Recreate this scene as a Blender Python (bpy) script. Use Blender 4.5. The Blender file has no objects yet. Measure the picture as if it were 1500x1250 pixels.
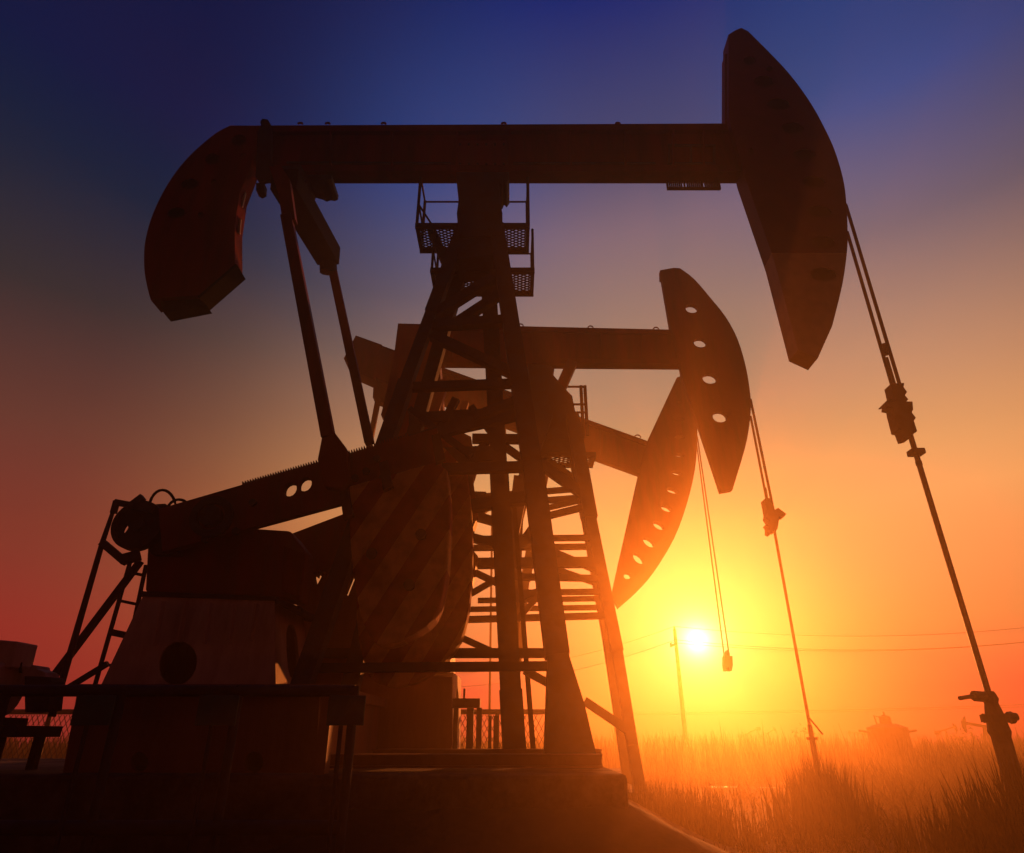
import bpy, bmesh, math, random
from mathutils import Vector, Matrix
from mathutils.geometry import tessellate_polygon
R = math.radians
random.seed(7)
scene = bpy.context.scene
COL = scene.collection
H = 1.2                      # eye height
F = 956.0                    # focal length in units of a 1500 px wide frame
PIT = R(25.2)
CP, SP = math.cos(PIT), math.sin(PIT)

def P(x, y, Y):
    """point of the depth plane Y seen at (x, y) of the photograph"""
    v = 625.0 - y
    den = F * CP - v * SP
    return Vector(((x - 750.0) / den * Y, Y, H + (F * SP + v * CP) / den * Y))

def mpp(p):                  # metres per photo pixel at a point
    return (p.y * CP + (p.z - H) * SP) / F

# ------------------------------------------------------------------ materials
MATS = {}
def mat(name, col, rough=0.6, metal=0.0, var=0.35, scale=6.0, bump=0.15, col2=None, streak=False, spec=0.5):
    if name in MATS: return MATS[name]
    m = bpy.data.materials.new(name); m.use_nodes = True
    nt = m.node_tree; N = nt.nodes; L = nt.links
    b = N['Principled BSDF']
    tc = N.new('ShaderNodeTexCoord'); mp = N.new('ShaderNodeMapping')
    if streak: mp.inputs['Scale'].default_value = (1, 1, 0.18)
    L.new(tc.outputs['Object'], mp.inputs[0])
    n1 = N.new('ShaderNodeTexNoise'); n1.inputs['Scale'].default_value = scale; n1.inputs['Detail'].default_value = 6; n1.inputs['Roughness'].default_value = 0.65
    L.new(mp.outputs[0], n1.inputs['Vector'])
    cr = N.new('ShaderNodeValToRGB')
    c = Vector(col); d = Vector(col2) if col2 else c * (1 - var)
    cr.color_ramp.elements[0].position = 0.38; cr.color_ramp.elements[0].color = (*d, 1)
    cr.color_ramp.elements[1].position = 0.6; cr.color_ramp.elements[1].color = (*c, 1)
    L.new(n1.outputs['Fac'], cr.inputs[0]); L.new(cr.outputs[0], b.inputs['Base Color'])
    rr = N.new('ShaderNodeMapRange'); rr.inputs['To Min'].default_value = max(0.05, rough - 0.15); rr.inputs['To Max'].default_value = min(1, rough + 0.15)
    L.new(n1.outputs['Fac'], rr.inputs['Value']); L.new(rr.outputs[0], b.inputs['Roughness'])
    b.inputs['Metallic'].default_value = metal; b.inputs['Specular IOR Level'].default_value = spec
    if bump:
        n2 = N.new('ShaderNodeTexNoise'); n2.inputs['Scale'].default_value = scale * 6; n2.inputs['Detail'].default_value = 4
        L.new(tc.outputs['Object'], n2.inputs['Vector'])
        bp = N.new('ShaderNodeBump'); bp.inputs['Strength'].default_value = bump; bp.inputs['Distance'].default_value = 0.02
        L.new(n2.outputs['Fac'], bp.inputs['Height']); L.new(bp.outputs[0], b.inputs['Normal'])
    MATS[name] = m
    return m

RED = mat('red_paint', (0.22, 0.015, 0.01), 0.65, col2=(0.1, 0.012, 0.008), scale=3, streak=True, spec=0.25)
REDD = mat('worn_red_paint', (0.24, 0.03, 0.018), 0.65, col2=(0.13, 0.035, 0.02), scale=4, streak=True)
STEEL = mat('dark_grey_steel', (0.06, 0.062, 0.068), 0.7, col2=(0.045, 0.04, 0.035), scale=5, spec=0.2)
BLACK = mat('black_rubber_and_shade', (0.02, 0.018, 0.016), 0.9, spec=0.03)  # rubber on hoses and cable; painted shade on the tail plates
CREAM = mat('weathered_cream_paint', (0.72, 0.54, 0.36), 0.75, col2=(0.5, 0.34, 0.2), scale=3, streak=True)
CONC = mat('concrete', (0.32, 0.29, 0.25), 0.9, col2=(0.2, 0.17, 0.14), scale=4, bump=0.4)
BROWN = mat('brown_painted_steel', (0.27, 0.1, 0.06), 0.6, col2=(0.17, 0.065, 0.04), scale=3, streak=True)
GREEN = mat('dark_green_paint', (0.03, 0.12, 0.09), 0.5)
WIRE = mat('steel_wire', (0.12, 0.1, 0.085), 0.5, scale=20)
mat('stained_concrete_pad', (0.15, 0.12, 0.09), 0.95, col2=(0.06, 0.048, 0.036), scale=2.5, bump=0.6, spec=0.1)
GALV = mat('galvanised_steel', (0.3, 0.3, 0.3), 0.5, col2=(0.2, 0.18, 0.16))
WOOD = mat('weathered_wood', (0.22, 0.16, 0.1), 0.85, scale=8)

def striped(name, ca, cb, direction, period, offs=0.0):
    m = bpy.data.materials.new(name); m.use_nodes = True
    nt = m.node_tree; N = nt.nodes; L = nt.links; b = N['Principled BSDF']
    tc = N.new('ShaderNodeTexCoord')
    dp = N.new('ShaderNodeVectorMath'); dp.operation = 'DOT_PRODUCT'; dp.inputs[1].default_value = (direction[0] / period, 0, direction[1] / period)
    L.new(tc.outputs['Object'], dp.inputs[0])
    ad = N.new('ShaderNodeMath'); ad.operation = 'ADD'; ad.inputs[1].default_value = offs; L.new(dp.outputs['Value'], ad.inputs[0])
    fr = N.new('ShaderNodeMath'); fr.operation = 'FRACT'; L.new(ad.outputs[0], fr.inputs[0])
    gt = N.new('ShaderNodeMath'); gt.operation = 'GREATER_THAN'; gt.inputs[1].default_value = 0.5; L.new(fr.outputs[0], gt.inputs[0])
    nz = N.new('ShaderNodeTexNoise'); nz.inputs['Scale'].default_value = 5; nz.inputs['Detail'].default_value = 6; L.new(tc.outputs['Object'], nz.inputs['Vector'])
    mx = N.new('ShaderNodeMix'); mx.data_type = 'RGBA'; mx.inputs['A'].default_value = (*ca, 1); mx.inputs['B'].default_value = (*cb, 1); L.new(gt.outputs[0], mx.inputs['Factor'])
    m2 = N.new('ShaderNodeMix'); m2.data_type = 'RGBA'; m2.blend_type = 'MULTIPLY'; m2.inputs['Factor'].default_value = 0.55
    nr = N.new('ShaderNodeValToRGB'); nr.color_ramp.elements[0].position = .36; nr.color_ramp.elements[0].color = (.25, .22, .2, 1); nr.color_ramp.elements[1].position = .58; L.new(nz.outputs['Fac'], nr.inputs[0])
    L.new(mx.outputs['Result'], m2.inputs['A']); L.new(nr.outputs[0], m2.inputs['B']); L.new(m2.outputs['Result'], b.inputs['Base Color'])
    b.inputs['Roughness'].default_value = 0.9
    return m

def two_tone(name, ca, cb, z0):
    """upper colour ca, lower end cb below object-space height z0: the painted nose of a horse head"""
    m = bpy.data.materials.new(name); m.use_nodes = True
    nt = m.node_tree; N = nt.nodes; L = nt.links; b = N['Principled BSDF']
    tc = N.new('ShaderNodeTexCoord'); sx = N.new('ShaderNodeSeparateXYZ'); L.new(tc.outputs['Object'], sx.inputs[0])
    lt = N.new('ShaderNodeMath'); lt.operation = 'LESS_THAN'; lt.inputs[1].default_value = z0; L.new(sx.outputs['Z'], lt.inputs[0])
    nz = N.new('ShaderNodeTexNoise'); nz.inputs['Scale'].default_value = 4; nz.inputs['Detail'].default_value = 6; L.new(tc.outputs['Object'], nz.inputs['Vector'])
    mx = N.new('ShaderNodeMix'); mx.data_type = 'RGBA'; mx.inputs['A'].default_value = (*ca, 1); mx.inputs['B'].default_value = (*cb, 1); L.new(lt.outputs[0], mx.inputs['Factor'])
    m2 = N.new('ShaderNodeMix'); m2.data_type = 'RGBA'; m2.blend_type = 'MULTIPLY'; m2.inputs['Factor'].default_value = 0.6
    L.new(mx.outputs['Result'], m2.inputs['A']); L.new(nz.outputs['Fac'], m2.inputs['B']); L.new(m2.outputs['Result'], b.inputs['Base Color'])
    b.inputs['Roughness'].default_value = 0.6
    return m

# ------------------------------------------------------------------ mesh building
BASE = {}                    # object name -> world position of its frame

class MB:
    def __init__(s): s.bm = bmesh.new()
    def face(s, vs):
        try: s.bm.faces.new(vs)
        except ValueError: pass
    def prism3(s, loops, d):
        """loops: lists of world points (first = outline, others = holes), swept along vector d"""
        rings = []
        flat_a = []; flat_b = []
        for lp in loops:
            a = [s.bm.verts.new(p) for p in lp]; b = [s.bm.verts.new(p + d) for p in lp]
            rings.append((a, b)); flat_a += a; flat_b += b
        for t in tessellate_polygon([[Vector((p.x, p.z, 0)) if abs(d.y) >= max(abs(d.x), abs(d.z)) else (Vector((p.y, p.z, 0)) if abs(d.x) >= abs(d.z) else Vector((p.x, p.y, 0))) for p in lp] for lp in loops]):
            s.face([flat_a[i] for i in t]); s.face([flat_b[i] for i in reversed(t)])
        for a, b in rings:
            n = len(a)
            for i in range(n):
                s.face([a[i], a[(i + 1) % n], b[(i + 1) % n], b[i]])
        return s
    def prism(s, px, Y0, Y1, holes=()):
        loops = [[P(x, y, Y0) for x, y in px]] + [[P(x, y, Y0) for x, y in h] for h in holes]
        return s.prism3(loops, Vector((0, Y1 - Y0, 0)))
    def bar(s, p, q, w, h=None, up=Vector((0, 1, 0))):
        h = h or w
        d = (q - p)
        if d.length < 1e-6: return s
        d = d.normalized()
        if abs(d.dot(up)) > 0.97: up = Vector((0, 0, 1))
        a = d.cross(up).normalized(); b = a.cross(d).normalized()
        vs = []
        for c in (p, q):
            for i, j in ((-1, -1), (1, -1), (1, 1), (-1, 1)):
                vs.append(s.bm.verts.new(c + a * (w / 2 * i) + b * (h / 2 * j)))
        for f in ((0, 1, 2, 3), (7, 6, 5, 4), (0, 4, 5, 1), (1, 5, 6, 2), (2, 6, 7, 3), (3, 7, 4, 0)):
            s.face([vs[i] for i in f])
        return s
    def channel(s, p, q, w, t=None):
        """rolled channel section: web facing the viewer and two flanges behind it"""
        d = (q - p).normalized(); up = Vector((0, 1, 0))
        a = d.cross(up).normalized(); b = a.cross(d).normalized()
        t = t or w * 0.14
        s.bar(p - b * (w * .5 - t / 2), q - b * (w * .5 - t / 2), w, t)
        for k in (-1, 1):
            o = a * (k * (w / 2 - t / 2)) + b * (t / 2 + .001)
            s.bar(p + o, q + o, t, w - t)
        return s
    def tube(s, pts, r, n=8, caps=True):
        pts = [Vector(p) for p in pts]; rings = []
        rs = r if isinstance(r, (list, tuple)) else [r] * len(pts)
        for i, p in enumerate(pts):
            d = (pts[min(i + 1, len(pts) - 1)] - pts[max(i - 1, 0)]).normalized()
            up = Vector((0, 0, 1)) if abs(d.z) < 0.9 else Vector((0, 1, 0))
            a = d.cross(up).normalized(); b = d.cross(a).normalized()
            rings.append([s.bm.verts.new(p + (a * math.cos(2 * math.pi * k / n) + b * math.sin(2 * math.pi * k / n)) * rs[i]) for k in range(n)])
        for A, B in zip(rings, rings[1:]):
            for k in range(n): s.face([A[k], A[(k + 1) % n], B[(k + 1) % n], B[k]])
        if caps: s.face(rings[0][::-1]); s.face(rings[-1])
        return s
    def box(s, x0, x1, y0, y1, z0, z1):
        v = [s.bm.verts.new((x, y, z)) for z in (z0, z1) for x, y in ((x0, y0), (x1, y0), (x1, y1), (x0, y1))]
        for f in ((3, 2, 1, 0), (4, 5, 6, 7), (0, 1, 5, 4), (1, 2, 6, 5), (2, 3, 7, 6), (3, 0, 4, 7)): s.face([v[i] for i in f])
        return s
    def disc(s, c, r, y0, y1, n=28, inner=0.0):
        loops = [[Vector((c.x + r * math.cos(2 * math.pi * k / n), y0, c.z + r * math.sin(2 * math.pi * k / n))) for k in range(n)]]
        if inner: loops.append([Vector((c.x + inner * math.cos(2 * math.pi * k / n), y0, c.z + inner * math.sin(2 * math.pi * k / n))) for k in range(n)])
        return s.prism3(loops, Vector((0, y1 - y0, 0)))
    def build(s, name, m, parent=None, bevel=0.0, smooth=False):
        bmesh.ops.recalc_face_normals(s.bm, faces=s.bm.faces[:])
        if parent is not None: base = BASE[parent.name]
        else:
            xs = [v.co for v in s.bm.verts]
            base = Vector(((min(v.x for v in xs) + max(v.x for v in xs)) / 2, (min(v.y for v in xs) + max(v.y for v in xs)) / 2, min(v.z for v in xs)))
        for v in s.bm.verts: v.co -= base
        me = bpy.data.meshes.new(name); s.bm.to_mesh(me); s.bm.free()
        if smooth:
            for p in me.polygons: p.use_smooth = True
            try: me.set_sharp_from_angle(angle=R(35))
            except Exception: pass
        me.materials.append(m)
        o = bpy.data.objects.new(name, me); COL.objects.link(o)
        if parent is None: o.location = base
        else: o.parent = parent
        BASE[o.name] = base
        if bevel:
            bv = o.modifiers.new('edge', 'BEVEL'); bv.width = bevel; bv.segments = 2; bv.limit_method = 'ANGLE'; bv.angle_limit = R(40)
        return o

def tag(o, label=None, cat=None, group=None, kind=None):
    if label: o['label'] = label
    if cat: o['category'] = cat
    if group: o['group'] = group
    if kind: o['kind'] = kind
    return o

def thing(name, loc, label, cat, group=None):
    o = bpy.data.objects.new(name, None); COL.objects.link(o); o.location = loc; o.empty_display_size = 0.3
    BASE[o.name] = Vector(loc)
    return tag(o, label, cat, group)

def ell(cx, cy, rx, ry, ang=0.0, n=14, lens=1.0):
    out = []
    for k in range(n):
        t = 2 * math.pi * k / n
        u, v = rx * math.cos(t), ry * math.copysign(abs(math.sin(t)) ** lens, math.sin(t))
        out.append((cx + u * math.cos(ang) - v * math.sin(ang), cy + u * math.sin(ang) + v * math.cos(ang)))
    return out

def smooth_px(pts, i0, i1, sub=4):
    """Catmull-Rom through points i0..i1 of an outline (the curved run of a horse head)"""
    out = pts[:i0]
    for i in range(i0, i1):
        p0 = pts[max(i - 1, i0)]; p1 = pts[i]; p2 = pts[i + 1]; p3 = pts[min(i + 2, i1)]
        for k in range(sub):
            t = k / sub
            out.append(tuple(0.5 * (2 * p1[j] + (p2[j] - p0[j]) * t + (2 * p0[j] - 5 * p1[j] + 4 * p2[j] - p3[j]) * t * t + (3 * p1[j] - p0[j] - 3 * p2[j] + p3[j]) * t ** 3) for j in (0, 1)))
    return out + pts[i1:]

def pbar(mb, x1, y1, Y1, x2, y2, Y2, wpx, kind='bar'):
    p, q = P(x1, y1, Y1), P(x2, y2, Y2)
    w = wpx * (mpp(p) + mpp(q)) / 2
    return (mb.channel if kind == 'ch' else mb.bar)(p, q, w)

def one_bar(name, m, parent, *a, kind='bar', bevel=0.0):
    return pbar(MB(), *a, kind=kind).build(name, m, parent, bevel)

def grate(mb, x0, x1, y0, y1, z, s=0.075, w=0.014, t=0.012):
    """expanded-metal floor: crossing strips clipped to the frame"""
    kx, ky = 1.0, 0.55
    for sg in (1, -1):
        n0 = -(y1 - y0) * kx / ky
        c = n0
        while c < (x1 - x0):
            # line x = x0 + c + (y - y0) * kx/ky (or mirrored)
            ya, yb = y0, y1
            def X(y): return c + (y - y0) * kx / ky
            if X(ya) < 0: ya = y0 - c * ky / kx
            if X(yb) > x1 - x0: yb = y0 + (x1 - x0 - c) * ky / kx
            if yb - ya > 0.02:
                xa, xb = X(ya), X(yb)
                if sg < 0: xa, xb = (x1 - x0) - xa, (x1 - x0) - xb
                zz = z + (0.002 if sg > 0 else -0.002)
                mb.bar(Vector((x0 + xa, ya, zz)), Vector((x0 + xb, yb, zz)), w, t, Vector((0, 0, 1)))
            c += s
    return mb

def platform(parent, nl, nr, Yn, depth, m, s=0.1, fr=0.05):
    """a working platform under the beam: frame, expanded-metal floor"""
    a, b = P(*nl, Yn), P(*nr, Yn)
    z = (a.z + b.z) / 2; x0, x1 = a.x, b.x; y0, y1 = Yn, Yn + depth
    mb = MB()
    mb.bar(Vector((x0, y0, z)), Vector((x1, y0, z)), fr, fr * 1.5, Vector((0, 0, 1)))
    mb.bar(Vector((x0, y1, z)), Vector((x1, y1, z)), fr, fr * 1.5, Vector((0, 0, 1)))
    for x in (x0 + fr / 2 + .002, x1 - fr / 2 - .002):
        mb.bar(Vector((x, y0 + fr / 2 + .002, z)), Vector((x, y1 - fr / 2 - .002, z)), fr, fr * 1.4, Vector((0, 0, 1)))
    o = mb.build('platform', m, parent)
    g = MB(); grate(g, x0 + fr, x1 - fr, y0 + fr / 2, y1 - fr / 2, z, s=s, w=s * .14)
    g.build('grating', m, o)
    return o, (x0, x1, y0, y1, z)

# ------------------------------------------------------------------ camera, render settings
cam = bpy.data.cameras.new('camera'); cam.sensor_width = 36; cam.lens = F / 1500 * 36; cam.clip_end = 2000; cam.clip_start = 0.05
co = bpy.data.objects.new('camera', cam); COL.objects.link(co); co.location = (0, 0, H); co.rotation_euler = (R(90) + PIT, 0, 0)
scene.camera = co
scene.view_settings.view_transform = 'Standard'; scene.view_settings.look = 'None'
scene.view_settings.exposure = EXPOSURE = 0.8; scene.view_settings.gamma = 1
scene.cycles.use_denoising = True
scene.cycles.max_bounces = 5; scene.cycles.diffuse_bounces = 2; scene.cycles.glossy_bounces = 2; scene.cycles.volume_bounces = 0; scene.cycles.transparent_max_bounces = 6
scene.cycles.sample_clamp_indirect = 4

# ------------------------------------------------------------------ sky and sun
SUN_AZ, SUN_EL = R(15.2), R(6.8)          # azimuth clockwise from +Y
sd = Vector((math.sin(SUN_AZ) * math.cos(SUN_EL), math.cos(SUN_AZ) * math.cos(SUN_EL), math.sin(SUN_EL)))
def lin(c): return tuple(((v / 255) / 12.92 if v / 255 <= 0.04045 else ((v / 255 + 0.055) / 1.055) ** 2.4) for v in c)

def build_world():
    w = bpy.data.worlds.new('World'); scene.world = w; w.use_nodes = True
    nt = w.node_tree; N = nt.nodes; L = nt.links
    for n in list(N): N.remove(n)
    out = N.new('ShaderNodeOutputWorld'); bg = N.new('ShaderNodeBackground'); L.new(bg.outputs[0], out.inputs['Surface'])
    tc = N.new('ShaderNodeTexCoord')
    nm = N.new('ShaderNodeVectorMath'); nm.operation = 'NORMALIZE'; L.new(tc.outputs['Generated'], nm.inputs[0])
    sx = N.new('ShaderNodeSeparateXYZ'); L.new(nm.outputs[0], sx.inputs[0])
    def M(op, a, b=None, c=None):
        n = N.new('ShaderNodeMath'); n.operation = op
        for i, v in enumerate((a, b, c)):
            if v is None: continue
            if isinstance(v, (int, float)): n.inputs[i].default_value = v
            else: L.new(v, n.inputs[i])
        return n.outputs[0]
    elev = M('MULTIPLY', M('ARCSINE', sx.outputs['Z']), 180 / math.pi)
    az = M('MULTIPLY', M('ARCTAN2', sx.outputs['X'], sx.outputs['Y']), 180 / math.pi)
    dazs = M('SUBTRACT', az, math.degrees(SUN_AZ))
    daz = M('MINIMUM', M('ABSOLUTE', dazs), M('SUBTRACT', 360.0, M('ABSOLUTE', dazs)))
    dt = N.new('ShaderNodeVectorMath'); dt.operation = 'DOT_PRODUCT'; dt.inputs[1].default_value = sd; L.new(nm.outputs[0], dt.inputs[0])
    th = M('MULTIPLY', M('ARCCOSINE', M('MINIMUM', dt.outputs['Value'], 1.0)), 180 / math.pi)
    t = M('DIVIDE', elev, 60.0); t.node.use_clamp = True
    def ramp(stops):
        r = N.new('ShaderNodeValToRGB'); e = r.color_ramp; e.interpolation = 'B_SPLINE' if False else 'EASE' if False else 'LINEAR'
        while len(e.elements) > 1: e.elements.remove(e.elements[-1])
        for i, (el, c) in enumerate(stops):
            q = e.elements[0] if i == 0 else e.elements.new(el / 60)
            q.position = el / 60; q.color = (*[v for v in lin(c)], 1)
        L.new(t, r.inputs[0]); return r.outputs[0]
    A = ramp(SKY_A); B = ramp(SKY_B); C = ramp(SKY_C)
    def mix(f, a, b, blend='MIX'):
        n = N.new('ShaderNodeMix'); n.data_type = 'RGBA'; n.blend_type = blend
        if isinstance(f, (int, float)): n.inputs['Factor'].default_value = f
        else: L.new(f, n.inputs['Factor'])
        for s, v in (('A', a), ('B', b)):
            if isinstance(v, tuple): n.inputs[s].default_value = v
            else: L.new(v, n.inputs[s])
        return n.outputs['Result']
    def sstep(v, a, b):
        n = N.new('ShaderNodeMapRange'); n.interpolation_type = 'SMOOTHSTEP'; L.new(v, n.inputs['Value'])
        n.inputs['From Min'].default_value = a; n.inputs['From Max'].default_value = b; return n.outputs[0]
    c = mix(sstep(daz, 2, 32), A, B); dz2 = M('ADD', daz, M('MINIMUM', M('MAXIMUM', M('MULTIPLY', dazs, -0.22), 0.0), 9.0))
    c = mix(sstep(dz2, 12, 62), c, C)
    mp = N.new('ShaderNodeMapping'); mp.inputs['Scale'].default_value = (1.5, 1.5, 9); L.new(nm.outputs[0], mp.inputs[0])
    nz = N.new('ShaderNodeTexNoise'); nz.inputs['Scale'].default_value = 1.6; nz.inputs['Detail'].default_value = 5; L.new(mp.outputs[0], nz.inputs['Vector'])
    sc = N.new('ShaderNodeVectorMath'); sc.operation = 'SCALE'; L.new(c, sc.inputs[0]); L.new(M('MULTIPLY_ADD', nz.outputs['Fac'], 0.1, 0.95), sc.inputs['Scale']); c = sc.outputs[0]
    # the sky behind the viewer is darker
    c = mix(sstep(daz, 62, 130), c, mix(1.0, c, (*BACK, 1), 'MULTIPLY'))
    # below the horizon: dark ground haze
    c = mix(sstep(elev, 0.0, -4.0), c, (0.02, 0.012, 0.008, 1))
    # aureole and disc of the low sun
    def glow(amount, width, col, p=1.0):
        e = M('MULTIPLY', M('POWER', 2.718281828, M('MULTIPLY', M('POWER', M('DIVIDE', th, width), p), -1.0)), amount)
        n = N.new('ShaderNodeVectorMath'); n.operation = 'SCALE'; n.inputs[0].default_value = col; L.new(e, n.inputs['Scale']); return n.outputs[0]
    for g in GLOWS: c = mix(1.0, c, glow(*g), 'ADD')
    # physical sky as the faint base tint
    sk = N.new('ShaderNodeTexSky'); sk.sky_type = 'NISHITA'; sk.sun_disc = False; sk.sun_elevation = SUN_EL; sk.sun_rotation = SUN_AZ; sk.dust_density = 4
    ks = N.new('ShaderNodeVectorMath'); ks.operation = 'SCALE'; ks.inputs['Scale'].default_value = NISHITA; L.new(sk.outputs[0], ks.inputs[0])
    c = mix(1.0, c, ks.outputs[0], 'ADD')
    L.new(c, bg.inputs['Color']); bg.inputs['Strength'].default_value = SKY_STRENGTH

SKY_A = [(0, (40, 20, 25)), (6, (30, 50, 50)), (13, (40, 100, 88)), (20, (97, 148, 98)), (26, (146, 138, 110)), (33, (148, 128, 114)), (41, (124, 107, 122)), (47, (66, 76, 117)), (58, (0, 37, 113)), (60, (0, 35, 110))]
SKY_B = [(0, (195, 5, 42)), (3, (238, 5, 58)), (7.7, (190, 145, 82)), (16.6, (264, 197, 120)), (25, (206, 160, 123)), (36, (108, 106, 126)), (45, (44, 84, 156)), (60, (0, 36, 106))]
SKY_C = [(0, (150, 36, 42)), (6.5, (154, 40, 44)), (11.7, (132, 54, 50)), (20.8, (96, 58, 52)), (30, (38, 46, 52)), (38, (0, 33, 60)), (45, (0, 22, 66)), (60, (0, 16, 64))]
BACK = (0.24, 0.19, 0.16)
GLOWS = [(6.0, 0.6, (1.0, 0.9, 0.7), 1.0), (0.7, 2.5, (1.0, 0.8, 0.55), 1.2)]
NISHITA = 0.0015
SKY_STRENGTH = 0.574           # 2 ** -EXPOSURE
build_world()

sl = bpy.data.lights.new('sun', 'SUN'); sl.energy = 2.7; sl.angle = R(0.6); sl.color = (1.0, 0.24, 0.045)
so = bpy.data.objects.new('sun', sl); COL.objects.link(so); so.rotation_euler = sd.to_track_quat('Z', 'Y').to_euler(); so.location = (20, 60, 30)

# scattering volume added to stand in for lens flare over the steel
HX, HY0, HY1, HZ = 42, -8, 35, 11.75
hz = MB().box(-HX, HX, HY0, HY1, -1.3, HZ)
hm = bpy.data.materials.new('flare_haze'); hm.use_nodes = True
for n in list(hm.node_tree.nodes):
    if n.type != 'OUTPUT_MATERIAL': hm.node_tree.nodes.remove(n)
pv = hm.node_tree.nodes.new('ShaderNodeVolumePrincipled')
pv.inputs['Color'].default_value = (0.95, 0.62, 0.26, 1); pv.inputs['Density'].default_value = 0.014; pv.inputs['Anisotropy'].default_value = 0.84
hm.node_tree.links.new(pv.outputs[0], hm.node_tree.nodes['Material Output'].inputs['Volume'])
tag(hz.build('flare_haze', hm), kind='stuff')

# ------------------------------------------------------------------ ground
def ground():
    mb = MB(); bm = mb.bm
    xs = [-41, -34] + [i * 1.5 for i in range(-18, 19)] + [34, 41]
    ys = [-7.5, -4] + [i * 1.2 for i in range(0, 28)] + [34.4]
    g = []
    for y in ys:
        row = []
        for x in xs:
            z = 0.0
            if 9.5 < y < 60 and abs(x) < 60: z = 0.05 * math.sin(x * 0.9 + y * 0.37) * math.sin(y * 0.8 - x * 0.31)
            row.append(bm.verts.new((x, y, z)))
        g.append(row)
    for a, b in zip(g, g[1:]):
        for i in range(len(xs) - 1): mb.face([a[i], a[i + 1], b[i + 1], b[i]])
    m = mat('field_soil', (0.085, 0.058, 0.036), 0.95, col2=(0.035, 0.03, 0.018), scale=0.8, bump=0.8, spec=0.05)
    o = mb.build('ground', m, smooth=True); tag(o, kind='structure')
ground()
def puddle(x, y, rx, ry, seed):
    c = P(x, y, 1); Y = -(H - 0.056) / (c.z - H); rnd = random.Random(seed)
    mb = MB(); n = 26; cx = c.x * Y
    vs = [mb.bm.verts.new((cx + rx * math.cos(2 * math.pi * k / n) * (0.8 + .3 * rnd.random()), Y + ry * math.sin(2 * math.pi * k / n) * (0.8 + .3 * rnd.random()), 0.058)) for k in range(n)]
    mb.face(vs)
    m = mat('puddle_water', (0.02, 0.018, 0.012), 0.55, var=0.1, bump=0.4)
    o = mb.build('puddle', m); tag(o, kind='structure')
puddle(1058, 1153, 0.42, 0.22, 1); puddle(1124, 1154, 0.24, 0.16, 2); puddle(1418, 1150, .2, .25, 4); puddle(1455, 1128, .3, .5, 5)

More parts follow.
